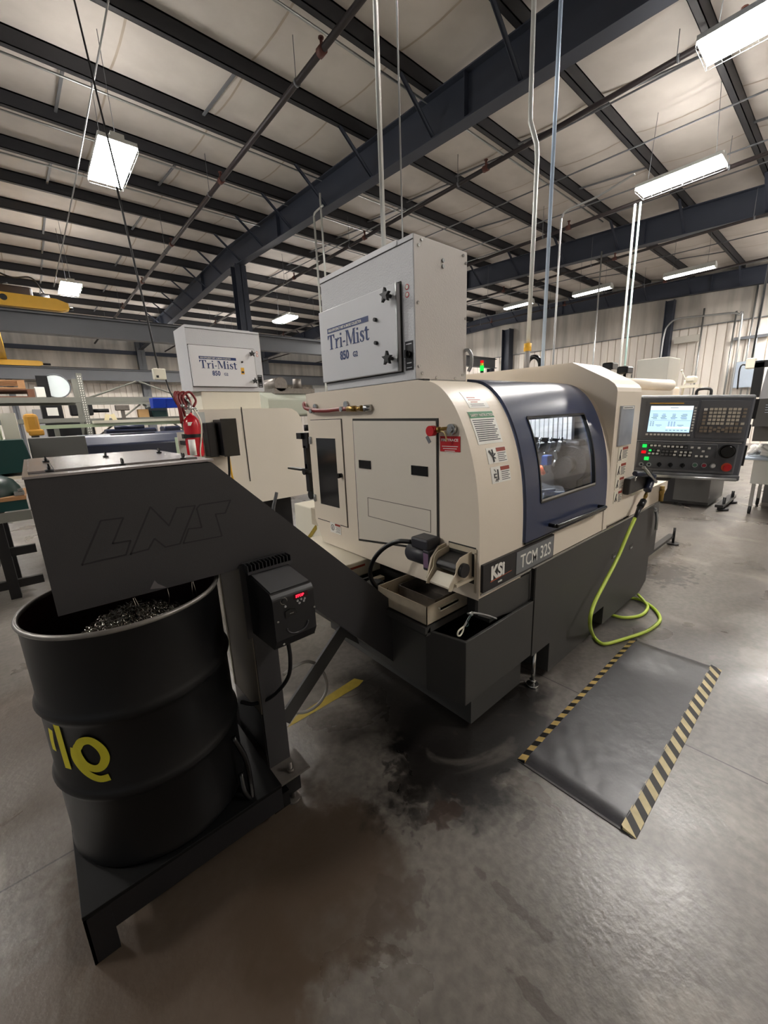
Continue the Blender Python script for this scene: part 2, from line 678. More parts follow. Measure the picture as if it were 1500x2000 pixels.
def corrugated(name, p0, p1, z0, z1, nrm, m):
    """trapezoid-rib sheet between two plan points"""
    p0, p1 = Vector(p0), Vector(p1)
    L = (p1-p0).length
    d = (p1-p0)/L
    nrm = Vector(nrm)
    xs = []
    t = 0.0
    while t < L:
        xs += [(t, 0), (t+.262, 0), (t+.270, -.06), (t+.292, -.06), (t+.300, 0)]
        t += .305
    xs = [q for q in xs if q[0] <= L]
    vs = []
    for (t, o) in xs:
        q = p0+d*t+nrm*o
        vs += [(q.x, q.y, z0), (q.x, q.y, z1)]
    mb = MB().add(vs, [(2*i, 2*i+2, 2*i+3, 2*i+1) for i in range(len(xs)-1)])
    return struct(name, mb, m)


mbw = corrugated('wall_right', (21, -9, 0), (21, 28, 0), 0, 4.56, (-1, 0, 0), corr)
mbw = corrugated('wall_far', (-9, 28, 0), (21, 28, 0), 0, 3.95, (0, -1, 0), corr)
struct('wall_right_upper', MB().box(20.93, 21.1, -9, 28, 4.56, 7.8), insul)
struct('wall_far_upper', MB().box(-9, 21, 27.93, 28.1, 3.95, 7.8), insul)
struct('trim_30', MB().box(20.90, 20.93, -9, 28, 4.55, 4.58), beamg)
struct('wall_near', MB().box(-9, 21, -9.1, -9, 0, 6.2), corr)
struct('trim_31', MB().box(-9, 21, 27.8, 27.93, 5.55, 5.75), beam)


def ibeam_x(name, x0, x1, y, z0, z1, fw_, m, tw=0.03, tf=0.03):
    mb = MB().box(x0, x1, y-tw/2, y+tw/2, z0+tf, z1-tf).box(x0, x1, y-fw_/2, y+fw_/2, z0, z0+tf).box(x0, x1, y-fw_/2, y+fw_/2, z1-tf, z1)
    return obj(name, mb, m, kind='structure')


def rafter(x, brace=True):
    y0, y1 = -9, 27.9
    mb = MB()
    d = .60
    for (a, b, dx) in ((-d+.02, -.02, .012), (-d, -d+.02, .115), (-.02, 0, .115)):
        vs = []
        for yy in (y0, RIDGE, y1):
            vs += [(x-dx, yy, zr(yy)+a), (x+dx, yy, zr(yy)+a), (x+dx, yy, zr(yy)+b), (x-dx, yy, zr(yy)+b)]
        mb.add(vs, [(0, 3, 2, 1), (8, 9, 10, 11)]+[(4*k+i, 4*k+(i+1) % 4, 4*k+4+(i+1) % 4, 4*k+4+i) for k in (0, 1) for i in range(4)])
    for y in (4.4, 10.2, 16.0, 22.0):
        mb.box(x-.11, x+.11, y-.006, y+.006, zr(y)-d+.02, zr(y)-.02)
    r = obj('roof_rafter', mb, beam, kind='structure')
    if brace:
        for y in PY[6:]:
            if y > 27:
                break
            b = MB()
            for sx in (-1, 1):
                p0 = Vector((x+sx*.75, y, zr(y)+.02))
                p1 = Vector((x+sx*.04, y, zr(y)-d+.05))
                q = (p1-p0)
                L = q.length
                ang = math.atan2(q.z, q.x)
                b.obox((p0+p1)/2, L, .05, .012, Matrix.Rotation(-ang, 3, 'Y'))
                b.obox((p0+p1)/2+Vector((0, .022, -.015)), L, .006, .04, Matrix.Rotation(-ang, 3, 'Y'))
            obj('flange_brace', b, beam, r)
    return r


for x in (5.7, 13.3, 20.75, -1.9):
    rafter(x)
for y in PY:
    if y > 27.9:
        continue
    z = zr(y)
    mb = MB().box(-9, 20.9, y-.03, y-.02, z, z+.23).box(-9, 20.9, y-.03, y+.06, z, z+.012).box(-9, 20.9, y-.03, y-.02, z+.2, z+.24).box(-9, 20.9, y+.052, y+.06, z, z+.03)
    obj('roof_purlin', mb, purl, kind='structure')
# sag straps between purlins
for x in (-1.0, 1.3, 3.2, 8.0, 10.6, 15.7, 18.2):
    for a, b in zip(PY[6:], PY[7:]):
        if b > 27.5:
            break
        if (int(a*3)+int(x*2)) % 3 == 0:
            continue
        obj('sag_strap', MB().add([(x, a, zr(a)+.05), (x+.04, a, zr(a)+.05), (x+.04, b, zr(b)+.14), (x, b, zr(b)+.14), (x, a, zr(a)+.075), (x+.04, a, zr(a)+.075), (x+.04, b, zr(b)+.165), (x, b, zr(b)+.165)],
            [(0, 3, 2, 1), (4, 5, 6, 7), (0, 1, 5, 4), (1, 2, 6, 5), (2, 3, 7, 6), (3, 0, 4, 7)]), beamg, kind='structure')


def column(x, y, top, m=beam, wd=.32, base=True, ax='x'):
    mb = MB()
    h = wd/2
    mb.box(x-h, x+h, y-h, y-h+.02, 0, top).box(x-h, x+h, y+h-.02, y+h, 0, top).box(x-.01, x+.01, y-h, y+h, 0, top)
    mb.box(x-h-.03, x+h+.03, y-h-.03, y+h+.03, 0, .03)
    return obj('building_column', mb, m, kind='structure')


column(5.7, 13.0, zr(13)-.6, wd=.34)
column(13.3, 13.0, zr(13)-.6, wd=.34)
column(20.72, 5.68, 5.7, wd=.3)
column(20.72, 13.2, 5.9, wd=.45)
column(5.7, 27.7, 6.8, m=beamg, wd=.4)
column(13.3, 27.7, 6.8, m=beamg, wd=.4)
column(-1.9, 27.7, 6.8, m=beamg, wd=.4)
column(-0.25, 27.8, 6.0, m=beamg, wd=.25)
for cx in (13.3, 20.2):
    column(cx, 13.9, 3.93, wd=.3)
column(5.7, 13.9, 3.93, wd=.3)
column(-1.9, 13.9, 3.93, wd=.3)
ibeam_x('crane_runway', -9, 20.6, 13.9, 3.95, 4.44, .28, beamg)
ibeam_x('crane_runway', -9, 20.6, 26.6, 3.98, 4.55, .28, beamg)
for y in (13.9, 26.6):
    obj('crane_rail', MB().box(-9, 20.6, y-.03, y+.03, 4.44 if y < 20 else 4.55, 4.50 if y < 20 else 4.61), purl, kind='structure')

# ------------------------------------------------------------------ bridge crane trucks on the runways
t = thing('crane_end_truck', 'yellow crane end truck riding on the nearer high grey runway beam', 'crane', (0.2, 13.9, 4.5))
obj('truck_body', MB().prism([(-2.6, 4.52), (1.2, 4.52), (1.38, 4.58), (1.38, 4.72), (1.15, 4.80), (-2.6, 4.86)], 'y', 13.78, 14.02), yellowp, t, bevel=.01)
obj('wheel', MB().cyl((.14, 13.76, 4.7), (.14, 13.80, 4.7), .07), blk, t)
obj('bumper', MB().cyl((1.38, 13.9, 4.62), (1.48, 13.9, 4.62), .04), blk, t)
t = thing('crane_bridge', 'yellow crane bridge girder running up from the nearer runway truck', 'crane', (-.15, 14, 4.9))
obj('girder', MB().box(-.42, -.12, 13.8, 26.6, 4.86, 5.5), yellowp, t)
t = thing('crane_trolley', 'dark crane hoist trolley beside the yellow girder near the ceiling', 'crane', (.5, 15, 4.95))
obj('hoist_body', MB().bbox(.0, .75, 14.6, 15.3, 4.86, 5.2, .05), pipeb, t)
obj('motor', MB().cyl((.75, 14.9, 5.0), (1.1, 14.9, 5.0), .13), blk, t)
obj('festoon_cable', MB().tube([(1.0, 14.9, 5.15), (.8, 14.9, 5.5), (.4, 14.9, 5.45), (-.1, 14.9, 5.6), (-.2, 14.9, 5.25), (.3, 14.9, 5.3)], .02), blk, t)
t = thing('crane_end_truck', 'yellow crane end truck on the farther lower-looking runway beam by the wall', 'crane', (0, 26.6, 4.6))
obj('truck_body', MB().prism([(-2.0, 4.6), (1.0, 4.6), (1.15, 4.66), (1.15, 4.80), (1.0, 4.84), (-2.0, 4.84)], 'y', 26.5, 26.7), yellowp, t)
obj('bumper', MB().cyl((1.15, 26.6, 4.7), (1.45, 26.6, 4.7), .05), blk, t)

# ------------------------------------------------------------------ pipes and wires overhead
PIPES = ((3.5, 5.9, .04, 'brown sprinkler pipe nearest overhead, crossing the purlins left of the big rafter'),
         (6.85, 5.72, .036, 'brown sprinkler pipe just beyond the big rafter'),
         (10.0, 5.55, .036, 'brown sprinkler pipe midway between the two dark blue rafters'),
         (12.7, 5.45, .03, 'brown sprinkler pipe hugging the second dark blue rafter'),
         (17.0, 5.6, .03, 'brown sprinkler pipe nearest the right wall'))
for (x, z, r, lab) in PIPES:
    t = thing('sprinkler_pipe', lab, 'pipe', (x, 6, z), group='sprinkler pipes under the roof')
    k = .03
    obj('pipe_run', MB().cyl((x, -8, z-8*k*.0), (x, 27, z+.0), r, 10), pipeb, t)
    for y in (1.5, 4.9, 8.3, 11.7, 15.1, 18.5, 22.0):
        obj('sprinkler_head', MB().cyl((x, y, z), (x, y, z+.12), .018, 8).cyl((x, y, z+.12), (x, y, z+.13), .035, 8).cyl((x, y-.05, z), (x, y+.05, z), r+.015, 10), mat('rusty_fitting', (84, 44, 36), .6), t)
        obj('hanger_rod', MB().cyl((x, y+.62, z), (x, y+.62, zr(y+.62)+(.02 if z > 5.8 else -.2)), .005, 6).cyl((x, y+.585, z), (x, y+.615, z), r+.008, 10), beamg, t)
for (x, z, lab) in ((7.6, 5.95, 'thin grey conduit run just past the big rafter, first of the roof conduits'), (9.0, 5.9, 'thin grey conduit run above the middle strip light'), (10.7, 5.95, 'thin grey conduit run before the second rafter'),
                    (11.6, 5.95, 'thin grey conduit run closest before the second rafter'), (15.6, 5.8, 'thin grey conduit run beyond the second rafter'), (18.6, 5.8, 'thin grey conduit run farthest toward the right wall')):
    obj('roof_conduit', MB().cyl((x, -8, z-.25), (x, 13.6, z+.5), .014, 8), beamg, label=lab, cat='conduit', group='roof conduits running along the hall')
for (y, lab) in ((9.75, 'thin pale conduit clipped along a purlin above the left high bay light'), (5.2, 'thin pale conduit clipped along a purlin left of the big rafter'), (11.3, 'thin pale conduit along the purlin near the interior column'), (8.25, 'thin dark conduit along the purlin crossing the left high bay light')):
    obj('purlin_conduit', MB().cyl((-8, y, zr(y)-.01), (12.5, y, zr(y)-.01), .017, 8), galv, label=lab, cat='conduit', group='conduits along the purlins')


# ------------------------------------------------------------------ light fixtures
def highbay(cx, cy, z, lab, w_=.46, l_=1.2):
    t = thing('high_bay_light', lab, 'light', (cx, cy, z), group='high bay lights', )
    obj('housing', MB().box(cx-w_/2, cx+w_/2, cy-l_/2, cy+l_/2, z+.03, z+.08).box(cx-.08, cx+.08, cy-l_/2, cy+l_/2, z+.08, z+.13), whitecon, t)
    obj('diffuser', MB().box(cx-w_/2+.01, cx+w_/2-.01, cy-l_/2+.01, cy+l_/2-.01, z, z+.03), lampm, t)
    ul = MB()
    for sx in (-1, 1):
        for k in range(6):
            yy = cy-l_/2+.1+k*(l_-.2)/6
            ul.box(cx+sx*.15-.05, cx+sx*.15+.05, yy, yy+.14, z+.08, z+.084)
    obj('added_uplight', ul, uplm, t)  # upward glow added to each fixture to brighten the ceiling
    g = MB()
    for i in range(9):
        y = cy-l_/2+l_*i/8
        g.cyl((cx-w_/2, y, z-.035), (cx+w_/2, y, z-.035), .003, 5)
    for i in range(5):
        x = cx-w_/2+w_*i/4
        g.cyl((x, cy-l_/2, z-.035), (x, cy+l_/2, z-.035), .003, 5)
    for sx in (-1, 1):
        for sy in (-1, 0, 1):
            g.cyl((cx+sx*w_/2, cy+sy*l_/2, z-.035), (cx+sx*w_/2, cy+sy*l_/2, z+.04), .003, 5)
    obj('wire_guard', g, galv, t)
    for sy in (-1, 1):
        obj('hanger', MB().cyl((cx, cy+sy*l_*.4, z+.12), (cx, cy+sy*l_*.35, zr(cy)+.24), .004, 6), beamg, t)
    return t


highbay(6.33, 1.12, 5.3, 'largest high bay light, at the top right corner')
highbay(9.08, 2.58, 5.3, 'high bay light below and left of the top right one', .44)
highbay(1.63, 7.70, 5.3, 'bright high bay light with wire guard hanging at upper left')
highbay(1.58, 14.75, 5.3, 'small distant high bay light above the yellow crane truck')
highbay(8.14, 14.85, 5.3, 'distant high bay light seen left of the big mist collector')
# unseen lamps of the same kind, added to brighten machine, walls and roof
highbay(-4.6, 4.2, 5.3, 'added high bay light behind the viewer on the left')
highbay(-3.2, 7.7, 5.3, 'added high bay light out of frame far left')
highbay(4.6, -3.0, 5.3, 'added high bay light behind the viewer on the right')
highbay(11.2, 12.6, 5.3, 'added high bay light hidden from view by the near collector')
highbay(12.1, .4, 5.3, 'added high bay light out of frame far right')
highbay(17.5, .4, 5.3, 'added high bay light out of frame at the right wall')
highbay(18.2, -3.4, 5.3, 'added high bay light out of frame in the right corner')
highbay(14.6, 13.6, 5.3, 'farther added high bay light hidden from view by the near collector')
highbay(17.4, 14.9, 5.3, 'third added high bay light hidden from view by the near collector')
highbay(15.0, 18.4, 5.3, 'fourth added high bay light hidden from view by the near collector')
highbay(1.2, 21.8, 5.55, 'added high bay light hidden above the crane runway at the left')
highbay(5.4, 21.8, 5.55, 'added high bay light hidden above the crane runway near the second column')
highbay(8.7, 21.8, 5.55, 'added high bay light hidden above the crane runway behind the farther collector')
highbay(19.0, 1.0, 5.3, 'added high bay light out of frame close to the right wall')
highbay(-2.4, 21.5, 5.3, 'added high bay light out of frame near the far left corner')
highbay(-5.2, 14.8, 5.3, 'added high bay light out of frame at the far left')


def striplight(p0, p1, z, lab):
    t = thing('strip_light', lab, 'light', (p0[0], p0[1], z), group='strip lights near the right wall')
    (x0, y0), (x1, y1) = p0, p1
    obj('housing', MB().prism([(x0-.14, z+.0), (x0-.09, z+.13), (x0+.09, z+.13), (x0+.14, z+.0)], 'y', y1, y0), whitecon, t)
    obj('diffuser', MB().prism([(x0-.12, z+.0), (x0+.12, z+.0), (x0+.08, z-.025), (x0-.08, z-.025)], 'y', y1+.01, y0-.01), lampm2, t)
    obj('end_cap', MB().box(x0-.12, x0+.12, y1-.01, y1+.01, z-.03, z+.08), whitecon, t)
    obj('end_cap', MB().box(x0-.12, x0+.12, y0-.01, y0+.01, z-.03, z+.08), whitecon, t)
    for y in (y0-.2, y1+.2):
        obj('hanger', MB().cyl((x0, y, z+.1), (x0, y, zr(y)+.24), .004, 6), beamg, t)


striplight((15.35, 4.45), (15.35, 3.22), 5.3, 'white strip light on the right, nearest the image edge')
striplight((14.85, 6.95), (14.85, 5.75), 5.3, 'white strip light in the middle of the three by the rafter')
striplight((14.3, 9.25), (14.3, 8.15), 5.3, 'white strip light just above the lathe hood and behind a conduit')

# ================================================================== THE LATHE
PROF0 = [(1.0, .80), (1.0, 1.05), (1.008, 1.20), (1.028, 1.34), (1.070, 1.485), (1.130, 1.61), (1.195, 1.69), (1.265, 1.735), (1.36, 1.755)]
_p = catmull([Vector((0, a, b)) for a, b in PROF0], 5)
PROF = [(p.y, p.z) for p in _p]


def prof_pts(za, zb):
    """profile points between heights za and zb (both below the crown)"""
    def at_z(z):
        if z <= PROF[0][1]+1e-6:
            return PROF[0]
        for (y0, z0), (y1, z1) in zip(PROF, PROF[1:]):
            if z0 <= z <= z1:
                t = (z-z0)/(z1-z0) if z1 > z0 else 0
                return (y0+(y1-y0)*t, z)
        return PROF[-1]
    return [at_z(za)]+[p for p in PROF if za+.002 < p[1] < zb-.002]+[at_z(zb)]


def patch(mb, x0, x1, za, zb, off=0.003, th=0.003):
    """sheet that follows the curved front of the enclosure"""
    P = prof_pts(za, zb)
    outer, inner = [], []
    for i, p in enumerate(P):
        a, b = P[max(0, i-1)], P[min(len(P)-1, i+1)]
        d = Vector((0, b[0]-a[0], b[1]-a[1])).normalized()
        n = Vector((0, -d.z, d.y))
        q = Vector((0, p[0], p[1]))
        outer.append(q+n*off)
        inner.append(q+n*(off-th))
    k = len(P)
    vs = []
    for x in (x0, x1):
        for q in outer+inner:
            vs.append((x, q.y, q.z))
    fo = [(i, i+1, 2*k+i+1, 2*k+i) for i in range(k-1)]
    fi = [(k+i+1, k+i, 3*k+i, 3*k+i+1) for i in range(k-1)]
    mb.add(vs, fo, True)
    mb.add(vs, fi+[(0, 2*k, 3*k, k), (k-1, 2*k-1, 4*k-1, 3*k-1)])
    mb.add(vs, [(i, k+i, k+i+1, i+1) for i in range(k-1)]+[(2*k+i, 2*k+i+1, 3*k+i+1, 3*k+i) for i in range(k-1)])
    return mb


L = thing('swiss_lathe', 'large cream and navy computer controlled lathe with curved front, grey mist collector on its roof', 'machine', (2.6, 1.6, 0))
body_poly = [(p[0], p[1]) for p in PROF]+[(2.37, 1.755), (2.37, .92), (2.29, .77), (1.7, .765), (1.0, .765)]
obj('end_housing', MB().prism(body_poly, 'x', 1.40, 1.755), cream, L, bevel=.014)
top = MB().box(1.755, 2.80, 1.36, 2.37, 1.72, 1.755)
patch(top, 1.755, 2.80, 1.742, 1.7549, 0, .02)
patch(top, 2.755, 2.81, .80, 1.742, 0, .02)
patch(top, 1.755, 2.755, .80, .95, 0, .02)
top.box(1.755, 2.80, 2.33, 2.37, .8, 1.72).box(1.755, 3.2, 1.02, 2.37, .78, .81)
obj('cover', top, cream, L)
hood_poly = [(1.0, .80), (1.0, 1.69), (1.006, 1.715), (1.022, 1.738), (1.062, 1.769), (1.293, 1.893), (2.37, 1.905), (2.37, .80)]
hd = MB()
n = len(hood_poly)
hd.prism(hood_poly, 'x', 2.81, 3.25)
obj('hood', hd, cream, L, bevel=.018)
# flared lip between door opening and hood
lip = MB()
P = prof_pts(.80, 1.742)
vs = []
for (y, z) in P:
    vs += [(2.755, y-.004, z), (2.80, y-.002, z), (2.825, max(.996, y-.03), z)]
lip.add(vs, [(3*i+j, 3*i+j+1, 3*i+j+4, 3*i+j+3) for i in range(len(P)-1) for j in range(2)], True)
obj('door_jamb', lip, cream, L)
obj('lower_ledge', MB().prism([(3.25, .80), (4.02, .80), (4.15, .88), (4.15, .95), (3.25, .95)], 'y', 1.0, 2.2), cream, L, bevel=.01)
obj('trim_strip', MB().box(1.41, 4.05, .992, 1.0, .787, .797), steel, L)
# cutting space behind the window
cv = MB()
cv.box(1.757, 2.76, 1.98, 2.0, .85, 1.71).box(1.757, 2.76, 1.03, 2.0, .84, .86).box(1.757, 2.76, 1.30, 2.0, 1.71, 1.715)
for xa in (1.757, 2.75):
    cv.prism([(1.04, .86), (1.04, 1.2), (1.16, 1.60), (1.26, 1.70), (1.98, 1.70), (1.98, .86)], 'x', xa, xa+.01)
obj('work_chamber', cv, mat('chamber_grey', (84, 84, 86), .35, .3), L)
sl = MB()
for i in range(12):
    y = 1.20+i*.030
    sl.prism([(y, 1.40+i*.002), (y+.025, 1.402+i*.002), (y+.032, 1.66), (y+.007, 1.66)], 'x', 2.66-i*.004, 2.70-i*.004)
obj('way_cover', sl, mat('slat_grey', (214, 212, 208), .35, .3), L)
tl = MB()
for i in range(4):
    y = 1.20+i*.055
    x = 2.52-i*.03
    tl.obox((x, y, 1.37-i*.004), .06, .030, .07, Matrix.Rotation(.25, 3, 'X'), .006)
    tl.obox((x-.02, y+.012, 1.315-i*.012), .05, .022, .06, Matrix.Rotation(-.35, 3, 'X'), .005)
    tl.cyl((x-.02, y+.01, 1.30), (x-.05, y+.02, 1.245-i*.01), .010, 10)
    tl.cyl((x, y, 1.40), (x, y, 1.425), .012, 10)
obj('tool_block', tl, steel, L)
sp = MB().cyl((2.56, 1.165, 1.25), (2.74, 1.165, 1.25), .115, 32).cyl((2.50, 1.165, 1.25), (2.57, 1.165, 1.25), .055, 24).bbox(2.64, 2.745, 1.135, 1.30, 1.08, 1.40, .02)
obj('spindle_head', sp, mat('spindle_dark', (52, 50, 50), .35, .5, var=.4, scale=40, bump=.6, bscale=80), L)
tr = MB().prism([(1.06, .95), (1.5, .95), (1.5, 1.16), (1.28, 1.11)], 'x', 2.05, 2.55).obox((2.42, 1.18, 1.10), .22, .12, .03, Matrix.Rotation(.5, 3, 'Z'), .006).obox((2.25, 1.16, 1.13), .14, .05, .02, Matrix.Rotation(-.4, 3, 'Z'), .004)
obj('chip_guard', tr, mat('wet_steel', (190, 194, 198), .22, .8, var=.35, scale=26, bump=.5, bscale=30), L)
obj('coolant_nozzle', MB().tube([(2.10, 1.30, 1.5), (2.12, 1.24, 1.40), (2.20, 1.20, 1.30), (2.28, 1.18, 1.24)], .010).tube([(2.16, 1.32, 1.48), (2.22, 1.28, 1.38), (2.30, 1.24, 1.28), (2.36, 1.20, 1.22)], .009).tube([(2.02, 1.22, 1.36), (2.08, 1.2, 1.28), (2.20, 1.2, 1.24)], .007), steel, L)
obj('oil_nozzle', MB().cyl((2.24, 1.185, 1.27), (2.27, 1.175, 1.225), .014, 12), mat('orange_tip', (224, 96, 56), .4), L)
obj('hose_block', MB().bbox(2.30, 2.36, 1.17, 1.21, 1.27, 1.33, .006), mat('blue_block', (40, 66, 120), .3), L)

# sliding navy door with its window
D = MB()
wx0, wx1, wz0, wz1 = 1.905, 2.56, 1.137, 1.556
for (a, b, c, d) in ((1.765, wx0, .955, 1.7545), (wx1, 2.75, .955, 1.7545), (wx0, wx1, .955, wz0), (wx0, wx1, wz1, 1.7545)):
    patch(D, a, b, c, d, .012, .024)
door = obj('sliding_door', D, navy, L)
fr = MB()
for (a, b, c, d) in ((wx0-.006, wx0+.004, wz0, wz1), (wx1-.004, wx1+.006, wz0, wz1), (wx0, wx1, wz0-.006, wz0+.004), (wx0, wx1, wz1-.004, wz1+.006)):
    patch(fr, a, b, c, d, .016, .022)
obj('window_gasket', fr, blkg, door)
obj('window_pane', patch(MB(), wx0, wx1, wz0, wz1, .006, .004), glassm, door)
sl2 = patch(MB(), wx0+.004, wx1-.004, wz0+.004, wz0+.014, .017, .002)
obj('window_edge', sl2, steel, door)
h = MB()
h.tube([(2.0, .988, 1.0), (2.0, .95, 1.0), (2.03, .945, 1.0), (2.3, .945, .995), (2.60, .945, .99), (2.63, .95, .99), (2.63, .988, .99)], .011, 12)
obj('door_handle', h, blkg, door)
obj('door_track', MB().box(1.765, 2.755, .986, .998, .944, .952), blkg, L)

# end panel details -------------------------------------------------
XE = 1.40


def frame_x(mb, x0, x1, ya, yb, za, zb, wd):
    """rectangular ring lying on an X plane"""
    mb.box(x0, x1, ya, yb, zb-wd, zb).box(x0, x1, ya, yb, za, za+wd).box(x0, x1, ya, ya+wd, za, zb).box(x0, x1, yb-wd, yb, za, zb)
    return mb


def quad_x(x, th, pts, mb=None):
    mb = mb or MB()
    return mb.prism(pts, 'x', x-th, x)


obj('service_panel_gap', MB().prism([(1.875, 1.59), (1.232, 1.579), (1.232, .945), (1.88, .865)], 'x', 1.3975, 1.40), seam, L)
sp_ = obj('service_panel', MB().prism([(1.866, 1.578), (1.243, 1.567), (1.243, .957), (1.868, .880)], 'x', 1.393, 1.3995), cream2, L, bevel=.002)
for (a, b, c, d) in ((1.725, 1.823, 1.318, 1.356), (1.299, 1.400, 1.314, 1.353)):
    obj('finger_recess', frame_x(MB().box(1.3905, 1.393, a, b, c, d), 1.389, 1.393, a-.004, b+.004, c-.004, d+.004, .004), blkg, sp_)
ol = MB()
strip(ol, [(1.3925, 1.764, 1.148), (1.3925, 1.281, 1.146), (1.3925, 1.281, 1.036), (1.3925, 1.766, 1.039), (1.3925, 1.764, 1.148)], .003, (-1, 0, 0))
obj('inset_outline', ol, mat('seam_mid', (110, 104, 92), .6), sp_)
obj('side_door_gap', MB().box(1.3975, 1.40, 1.982, 2.334, .926, 1.592), seam, L)
sd = obj('side_door', MB().box(1.393, 1.3995, 1.986, 2.330, .932, 1.588), cream, L, bevel=.002)
obj('smoked_pane', MB().box(1.3915, 1.394, 2.055, 2.272, 1.043, 1.476), smoked, sd)
obj('knob', MB().cyl((1.394, 2.012, 1.255), (1.375, 2.012, 1.255), .014, 14).box(1.365, 1.376, 2.006, 2.018, 1.24, 1.27), blkg, sd)
for z in (1.46, 1.075):
    obj('hinge', MB().box(1.385, 1.394, 2.325, 2.352, z-.022, z+.022).cyl((1.386, 2.334, z-.025), (1.386, 2.334, z+.025), .005, 8), galv, sd)
# warning labels -----------------------------------------------------
e1 = .0006


def label_x(y0, y1, z0, z1):
    s = obj('warning_label', MB().box(1.3985-.0015, 1.3995, y0, y1, z0, z1), white, L)
    ym = y0+(y1-y0)*.52
    obj('red_band', MB().box(1.3962, 1.3972, y0+.004, ym, z0+(z1-z0)*.74, z1-.004), rust_ink, s)
    t_ = MB()
    for i in range(5):
        zz = z0+(z1-z0)*(.64-i*.12)
        t_.box(1.3962, 1.3972, y0+.008, ym-.004-(i % 2)*.01, zz-.002, zz+.001)
    obj('text_lines', t_, inkgrey, s)
    g = MB()
    cy, cz = (ym+y1)/2, (z0+z1)/2
    for k in range(20):
        a0, a1 = 2*math.pi*k/20, 2*math.pi*(k+1)/20
        strip(g, [(1.3968, cy+.018*math.cos(a0), cz+.018*math.sin(a0)), (1.3968, cy+.018*math.cos(a1), cz+.018*math.sin(a1))], .004, (-1, 0, 0), .0004)
    g.sphere((1.3968, cy, cz+.006), .004, .1).box(1.3964, 1.397, cy-.003, cy+.004, cz-.012, cz+.003)
    obj('pictogram', g, ink, s)


label_x(2.065, 2.185, .862, .932)
red = obj('rectangular_red_label', MB().box(1.3975, 1.3995, 1.108, 1.222, 1.432, 1.5), red_ink, L)
tx = MB()
tx.add(*(lambda m: (m.v, m.f))(text_mb('FIRETRACE', .016, (1.397, 1.216, 1.478), (0, -1, 0), (0, 0, 1), .0004, .0004, 1.25)))
for i, (a, b) in enumerate(((.012, .004), (.022, .01), (.032, .02), (.04, .028))):
    tx.box(1.3965, 1.3972, 1.116+b, 1.214-b, 1.466-a, 1.469-a)
obj('lettering', tx, white, red)
# fire-suppression pull valve
v = obj('pull_valve', MB().cyl((1.40, 1.148, 1.53), (1.38, 1.148, 1.53), .024, 20).cyl((1.38, 1.148, 1.53), (1.372, 1.148, 1.53), .014, 12), steel, L)
obj('valve_stem', MB().cyl((1.384, 1.16, 1.535), (1.36, 1.22, 1.53), .008, 10).cyl((1.366, 1.195, 1.53), (1.364, 1.208, 1.53), .013, 12), brass, v)
obj('valve_cap', MB().cyl((1.375, 1.238, 1.525), (1.345, 1.238, 1.525), .023, 20).cyl((1.362, 1.222, 1.528), (1.362, 1.21, 1.528), .012, 10), redp, v)
obj('pull_tab', MB().obox((1.352, 1.252, 1.487), .003, .016, .034, Matrix.Rotation(-.6, 3, 'X')), beamg, v)
obj('tie_cord', MB().tube([(1.368, 1.2, 1.525), (1.362, 1.17, 1.52), (1.365, 1.16, 1.50), (1.375, 1.165, 1.48)], .003, 6), mat('cord_cream', (220, 200, 140), .6), v)
# red rubber hose along the top of the end
hz = obj('suppression_hose', MB().tube([(1.42, 2.43, 1.70), (1.385, 2.375, 1.69), (1.37, 2.33, 1.665), (1.365, 2.22, 1.648), (1.365, 2.08, 1.642), (1.365, 1.96, 1.645), (1.365, 1.86, 1.643)], .012, 12), redhose, L)
obj('hose_end', MB().cyl((1.365, 1.87, 1.643), (1.368, 1.80, 1.643), .015, 14).cyl((1.368, 1.80, 1.643), (1.37, 1.75, 1.642), .011, 12).cyl((1.37, 1.76, 1.642), (1.37, 1.745, 1.642), .017, 6), brass, hz)
obj('bulkhead', MB().cyl((1.37, 1.735, 1.642), (1.40, 1.70, 1.642), .018, 14), steel, hz)
for y in (2.25, 1.92):
    obj('hose_clamp', MB().cyl((1.40, y, 1.668), (1.385, y, 1.668), .020, 16).cyl((1.35, y, 1.645), (1.38, y, 1.645), .014, 12), steel, hz)
